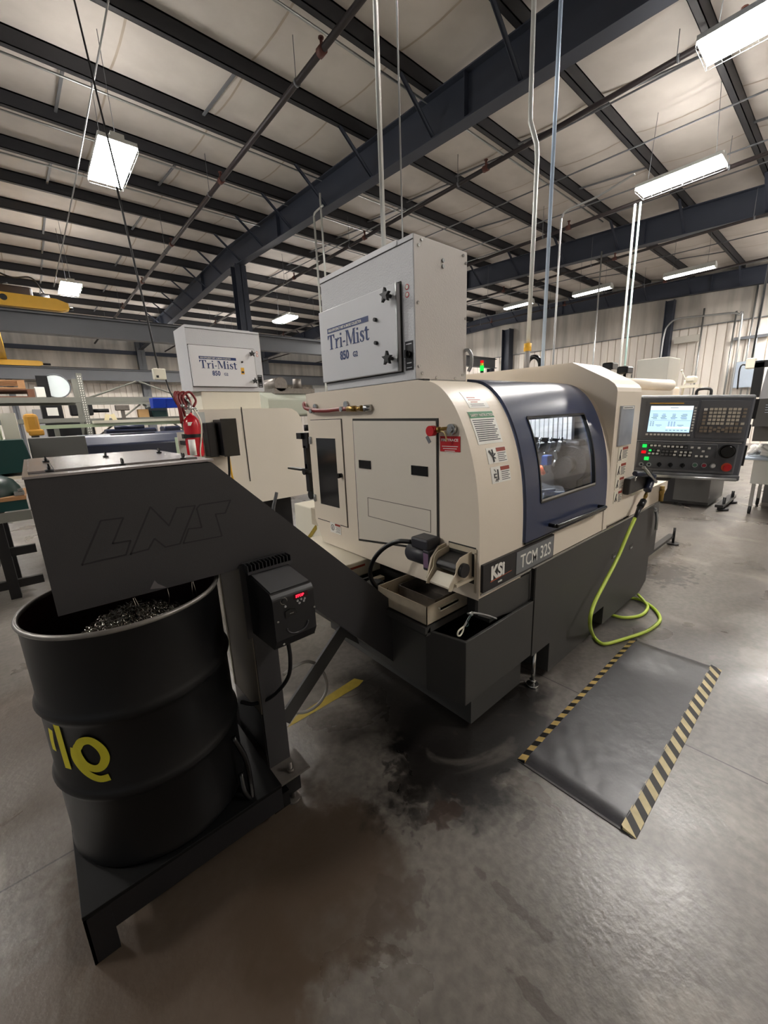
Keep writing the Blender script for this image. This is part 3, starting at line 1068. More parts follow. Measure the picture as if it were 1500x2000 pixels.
# curved front strip: labels
def label_p(x0, x1, z0, z1, kind):
    s = obj('warning_label', patch(MB(), x0, x1, z0, z1, .0015, .0015), white, L)
    if kind == 'plate':
        g = MB()
        for i, (dx, w2, dz) in enumerate(((.02, .06, .024), (.02, .09, .034), (.03, .05, .044))):
            patch(g, x0+dx, x0+dx+w2, z1-dz-.004, z1-dz, .0022, .0008)
        obj('text_lines', g, rust_ink, s)
        g = MB()
        for dz in (.054, .062):
            patch(g, x0+.02, x1-.03, z1-dz-.0025, z1-dz, .0022, .0008)
        obj('small_print', g, inkgrey, s)
    elif kind == 'green':
        hd_ = obj('green_band', patch(MB(), x0+.002, x1-.002, z1-.030, z1-.002, .0022, .0008), green_ink, s)
        y0 = prof_pts(z1-.024, z1)[0][0]
        t_ = text_mb('SAFETY INSTRUCTION', .0185, (x0+.012, y0-.0028, z1-.0225), (1, 0, 0), (0, .5, 1), .0002, .0003, .92)
        obj('lettering', t_, white, hd_)
        g = MB()
        for i in range(11):
            z = z1-.036-i*.0088
            patch(g, x0+.012, x1-.012-(i*37 % 5)*.006, z-.005, z-.001, .0022, .0008)
        obj('text_lines', g, mat('ink_mid', (70, 72, 72), .6), s)
    else:
        xm = x0+(x1-x0)*.5
        obj('red_band', patch(MB(), xm, x1-.003, z1-.02, z1-.003, .0022, .0008), rust_ink, s)
        g = MB()
        for i in range(5):
            z = z1-.026-i*.0085
            patch(g, xm+.004, x1-.006-(i % 2)*.012, z-.003, z, .0022, .0008)
        obj('text_lines', g, mat('ink_mid', (70, 72, 72), .6), s)
        g = MB()
        zc, xc = (z0+z1)/2, (x0+xm)/2+.002

        def bar(xa, za, xb, zb, wd):
            y = prof_pts((za+zb)/2, z1)[0][0]-.003
            strip(g, [(xa, prof_pts(za, z1)[0][0]-.003, za), (xb, prof_pts(zb, z1)[0][0]-.003, zb)], wd, (0, -1, .35), .0006)
        if kind == 'hand':
            bar(xc-.022, zc+.022, xc, zc-.002, .011)
            bar(xc, zc-.002, xc+.002, zc-.026, .010)
            bar(xc+.002, zc+.026, xc+.004, zc+.008, .008)
            bar(xc+.006, zc, xc+.020, zc+.008, .006)
            bar(xc+.006, zc-.008, xc+.018, zc-.012, .005)
        elif kind == 'block':
            bar(xc-.020, zc+.004, xc-.002, zc+.004, .006)
            bar(xc-.020, zc-.010, xc-.002, zc-.010, .006)
            bar(xc-.018, zc+.004, xc-.018, zc-.010, .006)
            bar(xc+.012, zc+.022, xc+.010, zc-.022, .008)
            bar(xc-.014, zc+.026, xc-.004, zc+.014, .003)
            bar(xc-.014, zc-.028, xc-.004, zc-.016, .003)
            bar(xc+.002, zc-.03, xc, zc-.018, .003)
        else:
            bar(xc-.012, zc-.02, xc+.004, zc+.018, .007)
            bar(xc+.004, zc-.02, xc-.004, zc, .006)
        obj('pictogram', g, ink, s)
    return s


label_p(1.496, 1.645, 1.617, 1.689, 'plate')
label_p(1.463, 1.650, 1.460, 1.602, 'green')
label_p(1.507, 1.656, 1.372, 1.441, 'hand')
label_p(1.512, 1.661, 1.285, 1.357, 'block')
# labels on the hood front, its side window
YH = .9985
for i, (za, zb) in enumerate(((1.235, 1.335), (1.14, 1.225), (1.05, 1.13), (.955, 1.035))):
    x0, x1 = 2.915-i*.002, 3.085-i*.012
    s = obj('warning_label', MB().box(x0, x1, YH-.002, YH, za, zb), creamlt, L)
    obj('red_band', MB().box(x0+.07, x1-.004, YH-.003, YH-.002, zb-.022, zb-.004), rust_ink, s)
    g = MB()
    for k in range(6):
        g.box(x0+.075, x1-.008-(k % 2)*.014, YH-.003, YH-.002, zb-.032-k*.0095, zb-.028-k*.0095)
    obj('text_lines', g, mat('ink_mid', (70, 72, 72), .6), s)
    g = MB()
    zc = (za+zb)/2
    strip(g, [(x0+.02, YH-.0026, za+.012), (x0+.045, YH-.0026, zb-.02)], .012, (0, -1, 0), .0005)
    strip(g, [(x0+.05, YH-.0026, za+.012), (x0+.035, YH-.0026, zc)], .010, (0, -1, 0), .0005)
    obj('pictogram', g, ink, s)
sw = obj('side_window', MB().box(2.875, 3.105, .990, 1.0, 1.345, 1.60), mat('pale_reflection_window', (182, 186, 194), .15, .3, var=.3, scale=9), L)  # pale colour stands in for the whitish reflection in this window
obj('window_heading', MB().box(2.90, 3.09, .9885, .990, 1.580, 1.597), white, sw)
obj('window_heading_text', MB().box(2.915, 3.07, .988, .9886, 1.586, 1.591), ink, sw)
# name plate
npl = obj('name_plate', MB().box(1.412, 2.062, .986, .9995, .803, .935), blk, L)
obj('plate_field', MB().box(1.683, 2.052, .984, .987, .812, .926), mat('plate_grey', (112, 114, 116), .4), npl)
obj('model_lettering', text_mb('TCM 32S', .098, (1.718, .9835, .835), (1, 0, 0), (0, 0, 1), .0008, .0004, .82), white, npl)
lg = text_mb('KSi', .088, (1.470, .9855, .850), (1, 0, 0), (0, 0, 1), .0008, .004, .95)
obj('maker_lettering', lg, white, npl)
obj('maker_underline', MB().prism([(1.468, .838), (1.645, .846), (1.645, .8475), (1.468, .842)], 'y', .9848, .986), mat('underline_orange', (190, 90, 50), .5), npl)
obj('maker_small_print', text_mb('swiss', .016, (1.53, .9855, .818), (1, 0, 0), (0, 0, 1), .0005, .0003), white, npl)
# dark base -----------------------------------------------------------
base_poly = [(1.915, .79), (1.915, .24), (2.12, .24), (2.12, .04), (2.74, .04), (2.74, .185), (2.93, .185), (2.93, .04), (3.72, .04), (3.86, .10), (3.86, .79)]
obj('base_skirt', MB().prism(base_poly, 'y', 1.002, 2.30), char, L, bevel=.004)
obj('base_core', MB().box(1.45, 1.92, 1.07, 2.30, .03, .284).box(1.52, 1.9, 1.02, 2.3, .60, .765), char, L)
obj('upper_fascia', MB().prism([(1.402, .765), (1.862, .765), (1.862, .60), (1.70, .60), (1.50, .635), (1.402, .69)], 'y', 1.004, 1.02), char, L)
tankpoly = [(1.24, 2.02), (1.24, 1.18), (1.285, .98), (1.862, .98), (1.862, 2.02)]
inner = [(1.255, 2.0), (1.255, 1.19), (1.30, .995), (1.85, .995), (1.85, 2.0)]
tk = MB()
tk.add([(x, y, .285) for x, y in tankpoly]+[(x, y, .61) for x, y in tankpoly]+[(x, y, .61) for x, y in inner]+[(x, y, .33) for x, y in inner],
       [tuple(range(5))]+[(i, (i+1) % 5, 5+(i+1) % 5, 5+i) for i in range(5)]+[(5+i, 5+(i+1) % 5, 10+(i+1) % 5, 10+i) for i in range(5)]+[(10+i, 10+(i+1) % 5, 15+(i+1) % 5, 15+i) for i in range(5)]+[(15, 16, 17, 18, 19)])
tank = obj('chip_tank', tk, char, L, bevel=.003)
obj('tank_lip', MB().box(1.205, 1.56, 1.15, 1.60, .612, .645).prism([(1.21, .60), (1.24, .645), (1.24, .60)], 'y', 1.15, 1.6), char, tank)
obj('fascia_seam', MB().box(1.862, 1.866, .98, 1.0, .61, .79), seam, L)
for (x, y) in ((1.99, 1.027), (1.60, 1.30), (3.7, 1.2), (1.60, 2.1), (3.7, 2.1)):
    obj('leveling_foot', MB().cyl((x, y, 0), (x, y, .015), .035, 16).cyl((x, y, .015), (x, y, .24 if x > 1.9 else .06), .012, 10).cyl((x, y, .03), (x, y, .045), .02, 6), steel, L)
for (x, z) in ((3.03, .55), (3.38, .53)):
    obj('skirt_slot', MB().box(x-.035, x+.035, 1.0005, 1.0025, z-.018, z+.018), blkg, L)
    obj('slot_liner', MB().box(x-.01, x+.03, .9995, 1.001, z-.016, z-.004), galv, L)
obj('end_bolt', MB().cyl((1.47, 1.43, .22), (1.43, 1.43, .22), .012, 6).cyl((1.47, 1.43, .12), (1.43, 1.43, .12), .012, 6), galv, L)
# overhanging rear unit with foot
obj('rear_tank', MB().prism([(3.86, .79), (4.18, .79), (4.18, .47), (3.86, .42)], 'y', 1.05, 2.1), greymach if False else mat('base_grey', (88, 86, 84), .5), L)
obj('rear_leg', MB().box(4.3, 4.75, 1.19, 1.33, .11, .55).box(4.0, 5.5, 1.19, 1.25, .08, .11), blk, L)
obj('leveling_foot', MB().cyl((5.46, 1.19, 0), (5.46, 1.19, .02), .06, 16).cyl((5.46, 1.19, .02), (5.46, 1.19, .2), .014, 8), blk, L)
obj('valve', MB().cyl((3.93, 1.04, .72), (3.93, 1.0, .72), .02, 10).tube([(3.93, 1.01, .72), (3.92, .99, .66), (3.93, .99, .55)], .012), galv, L)
# parts tray
tx0, tx1, ty0, ty1, tz0, tz1 = 1.222, 1.53, 1.155, 1.50, .648, .742
tm = MB()
wl = .004
tm.box(tx0, tx1, ty0, ty1, tz0, tz0+wl).box(tx0, tx0+wl, ty0, ty1, tz0, tz1).box(tx1-wl, tx1, ty0, ty1, tz0, tz1).box(tx0, tx1, ty0, ty0+wl, tz0, tz1).box(tx0, tx1, ty1-wl, ty1, tz0, tz1)
tray = obj('coolant_tray', tm, dirtycream, L)
bk = MB()
bx0, bx1, by0, by1 = 1.33, 1.50, 1.20, 1.46
bk.box(bx0, bx1, by0, by1, .66, .664).box(bx0, bx0+.003, by0, by1, .66, .725).box(bx1-.003, bx1, by0, by1, .66, .725).box(bx0, bx1, by0, by0+.003, .66, .725).box(bx0, bx1, by1-.003, by1, .66, .725)
obj('inner_basin', bk, dirtysteel, tray)
obj('tray_grip', MB().box(1.30, 1.43, 1.138, 1.155, .706, .716).box(1.30, 1.43, 1.138, 1.141, .700, .716), creamlt, tray)
# parts conveyor poking out of the end
obj('outlet_opening', MB().box(1.3975, 1.3995, 1.018, 1.173, .84, 1.014), seam, L)
obj('outlet_rim', MB().box(1.394, 1.3985, 1.012, 1.168, .985, 1.008).box(1.394, 1.3985, 1.012, 1.022, .80, .99), dirtycream, L)
pc = MB()
outer = [(1.40, .995), (1.315, .985), (1.292, .965), (1.285, .92), (1.245, .875), (1.238, .852), (1.255, .845), (1.30, .88), (1.40, .872)]
pc.prism(outer, 'y', 1.038, 1.042)
pc.box(1.275, 1.40, 1.025, 1.042, .862, .875)
pc.box(1.33, 1.40, 1.035, 1.172, .872, .876)
conv = obj('parts_conveyor', pc, dirtycream, L)
obj('inner_side_plate', MB().prism(outer, 'y', 1.168, 1.172), dirtycream, conv)
obj('belt', MB().prism([(1.42, .975), (1.31, .955), (1.293, .935), (1.30, .915), (1.315, .905), (1.42, .91)], 'y', 1.05, 1.16), blk, conv, bevel=.006)
obj('roller', MB().cyl((1.33, 1.022, .925), (1.33, 1.038, .925), .032, 24), blk, conv)
obj('chute', MB().prism([(1.30, .90), (1.25, .862), (1.252, .856), (1.305, .892)], 'y', 1.05, 1.16), creamlt, conv)
obj('bracket', MB().prism([(1.42, 1.0), (1.35, .995), (1.30, .95), (1.268, .86), (1.42, .86)], 'y', 1.19, 1.20), dirtycream, conv)
mo = MB().cyl((1.34, 1.21, .935), (1.34, 1.36, .935), .047, 20).bbox(1.295, 1.385, 1.205, 1.245, .88, .98, .006).cyl((1.34, 1.36, .935), (1.34, 1.372, .935), .04, 20)
motor = obj('motor', mo, mat('motor_dark', (48, 48, 54), .4), conv)
obj('terminal_box', MB().bbox(1.295, 1.39, 1.215, 1.325, .975, 1.03, .01), mat('motor_dark', (48, 48, 54), .4), conv)
obj('motor_label', MB().box(1.2935, 1.295, 1.209, 1.24, .895, .965), mat('label_purple', (120, 96, 120), .4), conv)
cb = [A(803, 1058, 'y', 1.33), A(775, 1058, 'y', 1.40), A(748, 1072, 'y', 1.48), A(729, 1095, 'y', 1.54), A(723, 1122, 'y', 1.57), A(735, 1145, 'y', 1.55), A(758, 1150, 'y', 1.50)]
obj('motor_cable', MB().tube(cb, .0115, 12), blk, conv)
obj('cable_gland', MB().cyl(cb[0]+Vector((.03, -.03, 0)), cb[0], .017, 12), blk, conv)
# gear behind the tray: pump area
obj('pump_cover', MB().bbox(1.245, 1.62, 1.835, 2.50, .655, .752, .008), creamlt, L)
obj('red_stripe', MB().box(1.25, 1.40, 1.8325, 1.835, .715, .728), rust_ink, L)
obj('pump_motor', MB().cyl((1.30, 1.62, .60), (1.30, 1.62, .70), .05, 18).box(1.24, 1.38, 1.56, 1.80, .612, .635).box(1.26, 1.34, 1.58, 1.60, .64, .70).box(1.26, 1.34, 1.70, 1.715, .64, .70), blk, L)
obj('pump_bracket', MB().box(1.30, 1.44, 1.54, 1.62, .64, .665).box(1.30, 1.44, 1.70, 1.74, .65, .67), dirtycream, L)
# black feeder bracket on the far edge of the end
fb = MB()
def Q(px_, py_, yy=None):
    return A(px_, py_, 'x', 1.42)
for (a, b, c, d) in ((594, 845, 606, 875), (597, 870, 606, 925), (600, 905, 611, 960)):
    p, q = Q(a, b), Q(c, d)
    fb.box(1.40, 1.46, min(p.y, q.y), max(p.y, q.y), min(p.z, q.z), max(p.z, q.z))
p, q = Q(588, 845), Q(598, 857)
fb.box(1.38, 1.42, q.y, p.y, q.z, p.z)
p, q = Q(574, 911), Q(600, 918)
fb.box(1.37, 1.41, q.y, p.y, q.z, p.z)
fb.cyl((1.37, 2.43, 1.245), (1.42, 2.43, 1.245), .02, 12).cyl((1.42, 2.42, 1.52), (1.42, 2.42, 1.56), .022, 12)
fb.cyl((1.40, 2.42, 1.08), (1.45, 2.42, 1.08), .03, 14)
obj('feeder_bracket', fb, blk, L)
obj('feeder_foot', MB().box(1.42, 1.50, 2.38, 2.46, .86, .98), dirtycream, L)
p = thing('bar_feeder_cabinet', 'pale cream cabinet with a yellow diagonal stripe behind the left end of the lathe', 'machine', (1.75, 2.85, 0))
obj('cabinet', MB().box(1.60, 2.3, 2.62, 3.05, 0, .90), creamlt, p, bevel=.008)
obj('yellow_stripe', MB().add([A(598, 1052, 'x', 1.598), A(604, 1056, 'x', 1.598), A(619, 1033, 'x', 1.598), A(618, 1022, 'x', 1.598)], [(0, 1, 2, 3)]), yellowt, p)

# ------------------------------------------------------------------ mist collectors
def serif_text(z0, hgt, y0, wdt):
    """'Tri-Mist' in a bold serif cut, drawn in the YZ plane facing -X; y decreases to the right"""
    mb = MB()
    sx = wdt/4.55
    X0, X1 = -.0022, -.0004

    def P(poly):
        mb.prism([(y0-x*sx, z0+y*hgt) for x, y in poly], 'x', X0, X1)

    def R(x0, x1, a, b):
        P([(x0, a), (x1, a), (x1, b), (x0, b)])
    # T
    R(.0, .78, .93, 1.0); P([(0, .93), (.0, .72), (.04, .72), (.14, .93)]); P([(.78, .93), (.64, .93), (.74, .72), (.78, .72)])
    R(.31, .47, .03, .95); R(.2, .58, 0, .045)
    # r
    R(.93, 1.06, .03, .66); R(.84, 1.15, 0, .045); P([(.84, .66), (.84, .61), (.95, .61), (.95, .68)]); P([(1.06, .5), (1.06, .42), (1.2, .58), (1.28, .56), (1.3, .66), (1.2, .7)])
    # i
    R(1.46, 1.59, .03, .66); R(1.37, 1.68, 0, .045); P([(1.37, .66), (1.37, .61), (1.48, .61), (1.48, .68)]); R(1.45, 1.6, .82, .96)
    # hyphen
    R(1.76, 2.0, .28, .38)
    # M
    R(2.08, 2.36, .955, 1.0); R(2.08, 2.32, 0, .045); R(2.17, 2.22, .03, .97); P([(2.2, 1.0), (2.38, 1.0), (2.68, .2), (2.6, .02)]); P([(2.6, .02), (2.66, .12), (2.98, 1.0), (2.92, .93)])
    R(2.9, 3.06, .03, 1.0); R(2.82, 3.15, 0, .045); R(2.92, 3.15, .955, 1.0)
    # i
    R(3.3, 3.43, .03, .66); R(3.21, 3.52, 0, .045); P([(3.21, .66), (3.21, .61), (3.32, .61), (3.32, .68)]); R(3.29, 3.44, .82, .96)
    # s
    pts = [(3.98, .62), (3.97, .50), (3.94, .56), (3.85, .64), (3.76, .60), (3.76, .52), (3.98, .34), (4.02, .18), (3.92, .01), (3.78, -.02), (3.62, .04), (3.61, .22), (3.65, .20), (3.73, .05), (3.84, .03), (3.90, .12), (3.86, .24), (3.66, .38), (3.62, .52), (3.68, .66), (3.82, .70), (3.92, .65), (3.96, .69)]
    P(pts)
    # t
    R(4.2, 4.33, .08, .86); R(4.08, 4.5, .6, .665); P([(4.2, .12), (4.26, 0), (4.42, -.02), (4.52, .1), (4.5, .13), (4.42, .07), (4.33, .1)]); P([(4.2, .86), (4.2, .66), (4.1, .66)])
    return mb


def star_knob(y, z, x=-.06):
    mb = MB()
    pts = []
    for k in range(10):
        r = .033 if k % 2 == 0 else .014
        a = math.pi*2*k/10+.3
        pts.append((y+r*math.cos(a), z+r*math.sin(a)))
    mb.prism(pts, 'x', x-.012, x+.004)
    mb.cyl((x+.004, y, z), (-.022, y, z), .009, 10)
    return mb


def collector(loc, rotz, lab, shade=0):
    t = thing('mist_collector', lab, 'air cleaner', loc, rotz, local=True)
    W_, D_, H_ = .74, .373, .602
    obj('cabinet', MB().box(0, D_, 0, W_, 0, H_), mistg, t, bevel=.003)
    obj('side_cover', MB().box(.002, D_-.002, -.003, 0, .004, H_-.004), mists, t)
    obj('top_lip', MB().box(-.004, .0, .10, W_, H_-.02, H_).box(-.004, D_, .10, W_, H_, H_+.003), mistd, t)
    obj('seam_step', MB().box(-.003, 0, 0, W_, H_-.024, H_-.021), seam, t)
    b = MB()
    for (y, z) in ((-.005, .02), (-.005, .58), (-.005, .30)):
        pass
    for (x, z) in ((.03, .56), (.05, .585), (.34, .58), (.36, .55), (.02, .33), (.36, .30), (.02, .06), (.04, .03), (.34, .03), (.14, .012), (.28, .012)):
        b.cyl((x, -.003, z), (x, -.007, z), .0065, 10)
    obj('rivets', b, steel, t)
    obj('side_bolts', MB().cyl((.19, -.003, .53), (.19, -.010, .53), .009, 6).cyl((.19, -.003, .505), (.19, -.010, .505), .009, 6), galv, t)
    dr = obj('access_door', MB().box(-.03, 0, .085, .735, .045, .425), mistw if shade else mistd, t, bevel=.004)
    obj('door_gap', MB().box(-.006, -.001, .078, .738, .040, .432), seam, t)
    obj('door_edge', MB().box(-.031, -.024, .083, .090, .045, .425), galv, dr)
    for z in (.375, .105):
        obj('star_knob', star_knob(.122, z), blk, dr)
    for z in (.295, .19) if not shade else (.29,):
        obj('small_knob', MB().cyl((-.03, .23, z), (-.045, .23, z), .009, 10), blk, dr)
    if shade:
        obj('yellow_sticker', MB().box(-.0318, -.0305, .215, .25, .17, .235), yellowp, dr)
        obj('sticker_symbol', MB().box(-.0322, -.0318, .22, .245, .18, .20), ink, dr)
    bn = obj('blue_banner', MB().box(-.0315, -.030, .29, .655, .300, .326), blue_ink, dr)
    obj('banner_lettering', text_mb('HIGH EFFICIENCY MIST & SMOKE COLLECTOR', .0185, (-.032, .645, .3065), (0, -1, 0), (0, 0, 1), .0003, .0004, .78), white, bn)
    sm = serif_text(.215, .075, .655, .37)
    sm.v = [v+Vector((-.03, 0, 0)) for v in sm.v]
    obj('model_lettering', sm, blue_ink, dr)
    obj('number_lettering', text_mb('850', .062, (-.0312, .545, .150), (0, -1, 0), (0, 0, 1), .0004, .0016, .85), blue_ink, dr)
    obj('suffix_lettering', text_mb('G2', .036, (-.0312, .43, .152), (0, -1, 0), (0, 0, 1), .0004, .0008, .95), blue_ink, dr)
    for i, z in enumerate((.40, .368)):
        s = obj('round_sticker', MB().cyl((-.0005, .042, z), (-.002, .042, z), .012, 18), red_ink, t)
        obj('sticker_face', MB().cyl((-.002, .042, z), (-.0026, .042, z), .0085, 18), white, s)
    cp = obj('switch_plate', MB().box(-.003, 0, .012, .062, .045, .172), blk, t)
    obj('rotary_switch', MB().cyl((-.003, .037, .115), (-.02, .037, .115), .016, 16).box(-.03, -.018, .032, .042, .098, .132), blkg, cp)
    obj('plate_lettering', MB().box(-.0036, -.003, .02, .055, .158, .162).box(-.0036, -.003, .022, .052, .075, .079).box(-.0036, -.003, .02, .054, .055, .058), mistd, cp)
    obj('cord', MB().tube([(.36, -.003, .15), (.365, -.02, .15), (.375, -.032, .125), (.378, -.03, .08), (.38, -.012, .05)], .009), galv, t)
    return t


collector((1.40, 1.371, 1.757), 0, 'grey boxed mist collector standing on the roof of the near lathe')
obj('collector_gasket', MB().box(1.402, 1.44, 1.32, 1.95, 1.748, 1.7565), seam, L)
collector((2.03, 4.30, 1.905), math.pi/2, 'smaller-looking white mist collector on the machine behind, with red extinguisher below its corner', 1)
obj('work_lamp', MB().box(1.90, 2.5, 1.26, 1.30, 1.675, 1.70), emitter('work_lamp_glow', (240, 248, 255), 90.0), L)

# ================================================================== CHIP CONVEYOR
K = thing('chip_conveyor', 'charcoal inclined chip conveyor with engraved letters on its side, head hanging over the drum', 'conveyor', (.3, 1.8, 0))
Y0, Y1 = 1.42, 2.27
side = [(-.032, 1.472), (.452, 1.468), (1.26, .66), (1.26, .305), (.956, .63), (.545, 1.068), (.415, 1.068), (-.032, 1.075)]
obj('side_plate', MB().prism(side, 'y', Y0, Y0+.006), charb, K, bevel=.002)
obj('side_plate', MB().prism(side, 'y', Y1-.006, Y1), charb, K)
bd = MB()
bd.prism([(.452, 1.463), (.452, 1.468), (1.26, .66), (1.26, .65)], 'y', Y0+.006, Y1-.006)
bd.prism([(.545, 1.07), (.549, 1.075), (1.26, .312), (1.26, .305)], 'y', Y0+.006, Y1-.006)
bd.box(-.032, -.026, Y0+.006, Y1-.006, 1.08, 1.47)
bd.box(-.0, .40, Y0+.006, Y0+.010, 1.08, 1.40)
obj('chute_body', bd, charb, K)
tp = MB().box(-.035, .458, Y0-.004, Y1+.004, 1.4725, 1.479)
obj('rim_flange', tp, topm, K)
ca = obj('top_cover', MB().box(-.022, .43, 1.50, 2.20, 1.479, 1.485), topm, K, bevel=.001)
obj('cover_joint', MB().box(.035, .037, 1.50, 2.20, 1.485, 1.4855).box(-.022, .43, 1.495, 1.50, 1.479, 1.4795), seam, ca)
for (px_, py_) in ((97, 921), (90, 903), (240, 909), (207, 893), (358, 897), (311, 885)):
    p = A(px_, py_, 'z', 1.486)
    w_ = MB().cyl(p, p+Vector((0, 0, .006)), .010, 10).cyl(p, p+Vector((0, 0, .014)), .004, 8)
    w_.obox(p+Vector((0, .009, .013)), .004, .014, .010, Matrix.Rotation(.5, 3, 'X')).obox(p+Vector((0, -.009, .013)), .004, .014, .010, Matrix.Rotation(-.5, 3, 'X'))
    obj('wing_bolt', w_, blk, ca)
# engraved letters: outline grooves
def px1(x, y):
    return A(x/3.0, 850+y/3.0, 'y', Y0)
LET = [[(590, 500), (722, 483), (660, 635), (765, 617), (738, 700), (480, 760), (590, 500)],
       [(765, 700), (880, 420), (990, 530), (1035, 425), (1143, 412), (1055, 635), (968, 655), (905, 605), (870, 668), (765, 695)],
       [(1170, 408), (1350, 380), (1320, 455), (1262, 462), (1300, 590), (1075, 633), (1105, 548), (1182, 540), (1152, 430), (1170, 408)]]
gm = MB()
for l in LET:
    strip(gm, [px1(*p) for p in l], .005, (0, -1, 0), .0007)
obj('engraved_lettering', gm, ink, K)
obj('scuff_mark', MB().add([px1(*p)+Vector((0, -.0008, 0)) for p in ((885, 890), (905, 850), (925, 870), (950, 880), (975, 892), (880, 902))], [(0, 1, 2, 3, 4, 5)]), mat('scuff_grey', (104, 100, 100), .6), K)
# support leg
obj('support_leg', MB().box(.512, .517, 1.425, 1.70, .42, 1.075), tan, K)
obj('leg_lower_plate', MB().box(.511, .517, 1.425, 1.71, .11, .42), blkg, K)
obj('pale_edge_strip', MB().box(.508, .514, 1.702, 1.715, .42, 1.0), creamlt, K)
obj('support_leg', MB().box(.517, .612, 1.42, 1.43, .11, 1.075).box(.517, .612, 1.69, 1.70, .11, 1.075).box(.606, .612, 1.43, 1.69, .11, 1.075), charb, K)
obj('leg_foot_plate', MB().box(.508, .650, 1.315, 1.445, .140, .149), dirtysteel, K)
obj('anchor_stud', MB().cyl((.578, 1.352, .0), (.578, 1.352, .195), .009, 10).cyl((.578, 1.352, .149), (.578, 1.352, .163), .016, 6).cyl((.578, 1.352, 0), (.578, 1.352, .012), .03, 14), dirtysteel, K)
obj('diagonal_brace', MB().add([(.60, 1.50, .34), (.66, 1.50, .34), (1.03, 1.50, .60), (.955, 1.50, .63), (.60, 1.56, .34), (.66, 1.56, .34), (1.03, 1.56, .60), (.955, 1.56, .63)],
    [(0, 1, 2, 3), (7, 6, 5, 4), (0, 4, 5, 1), (1, 5, 6, 2), (2, 6, 7, 3), (3, 7, 4, 0)]) if False else MB().box(0, 0.001, 0, .001, 0, .001), charb, K) if False else None
p0, p1 = A(558, 1392, 'y', 1.62), A(668, 1225, 'y', 1.62)
dirv = (p1-p0).normalized()
ang = math.atan2(dirv.z, dirv.x)
br = MB()
Lb = (p1-p0).length+.06
c_ = (p0+p1)/2
br.obox(c_, Lb, .05, .006, Matrix.Rotation(-ang, 3, 'Y')).obox(c_+Vector((0, -.025, 0)), Lb, .005, .075, Matrix.Rotation(-ang, 3, 'Y'))
obj('diagonal_brace', br, char, K)
obj('brace_gusset', MB().prism([(p1.x-.02, p1.z-.03), (p1.x+.09, p1.z-.13), (p1.x+.05, p1.z+.02)], 'y', 1.60, 1.606), char, K)

# speed controller bolted on the leg
VX0, VX1, VYf, VZ0, VZ1 = .515, .675, 1.20, .80, 1.06
V = thing('motor_drive', 'black motor speed controller box with red digits mounted beside the conveyor leg', 'controller', (.6, 1.3, .8))
vb = MB()
vb.prism([(1.41, VZ1-.01), (VYf+.015, VZ1-.035), (VYf, VZ1-.055), (VYf, VZ0+.05), (VYf+.02, VZ0+.01), (1.41, VZ0)], 'x', VX0, VX1)
obj('case', vb, blk, V, bevel=.006)
obj('lit_top_face', MB().prism([(1.40, VZ1-.0095), (VYf+.02, VZ1-.0335), (VYf+.02, VZ1-.031), (1.40, VZ1-.0065)], 'x', VX0+.006, VX1-.006), mat('drive_top_lit', (96, 96, 98), .4), V)  # lighter grey paints in the light falling on the case top
fn = MB()
for i in range(13):
    x = VX0-.006+i*(VX1-VX0+.012)/12
    fn.box(x-.0012, x+.0012, 1.365, 1.415, VZ1-.004, VZ1+.028)
fn.box(VX0-.01, VX1+.01, 1.405, 1.413, VZ1+.0, VZ1+.03).box(VX0-.01, VX1+.01, 1.36, 1.366, VZ1-.004, VZ1+.006)
obj('heat_sink', fn, mat('fin_grey', (70, 70, 72), .4, .5), V)
obj('mounting_plate', MB().box(VX0-.02, VX1+.02, 1.412, 1.419, VZ0-.02, VZ1+.02), charb, V)
obj('digit_display', MB().box(.594, .650, VYf-.0015, VYf, .985, 1.003), mat('display_dark', (60, 6, 14), .2), V)
obj('red_digits', text_mb('STOP', .0135, (.602, VYf-.002, .989), (1, 0, 0), (0, 0, 1), .0002, .0006), ledred, V)
kn = MB()
for k in range(16):
    a0, a1 = 2*math.pi*k/16, 2*math.pi*(k+1)/16
    strip(kn, [(.556+.012*math.cos(a0), VYf-.001, .993+.012*math.sin(a0)), (.556+.012*math.cos(a1), VYf-.001, .993+.012*math.sin(a1))], .0025, (0, -1, 0), .0006)
obj('dial_ring', kn, steel, V)
obj('dial', MB().cyl((.556, VYf, .993), (.556, VYf-.008, .993), .009, 16), blk, V)
for (x, z) in ((.608, .976), (.622, .978), (.636, .976), (.614, .966), (.632, .968), (.560, .971)):
    obj('button', MB().cyl((x, VYf, z), (x, VYf-.003, z), .0042, 12), greymach, V)
obj('latch', MB().prism([(.556, .928), (.60, .932), (.596, .95), (.575, .957), (.556, .952)], 'y', VYf-.004, VYf), blkg, V)
obj('latch_mark', MB().box(.572, .588, VYf-.005, VYf-.004, .939, .942), steel, V)
cr = MB()
cp_ = []
for k in range(13):
    a = math.pi+math.pi*k/12
    cp_.append((.60+.042*math.cos(a), VYf-.002, .888+.03*math.sin(a)))
cr.tube(cp_, .003, 8)
obj('grip_recess', cr, mat('grip_edge', (58, 58, 60), .3), V)
for (x, z) in ((.527, .925), (.672, .93), (.54, .835)):
    obj('screw', MB().cyl((x, VYf+.002, z), (x, VYf-.004, z), .004, 10), steel, V)

def floor_pts(pts, z=.012):
    return [A(a, b, 'z', z) for a, b in pts]

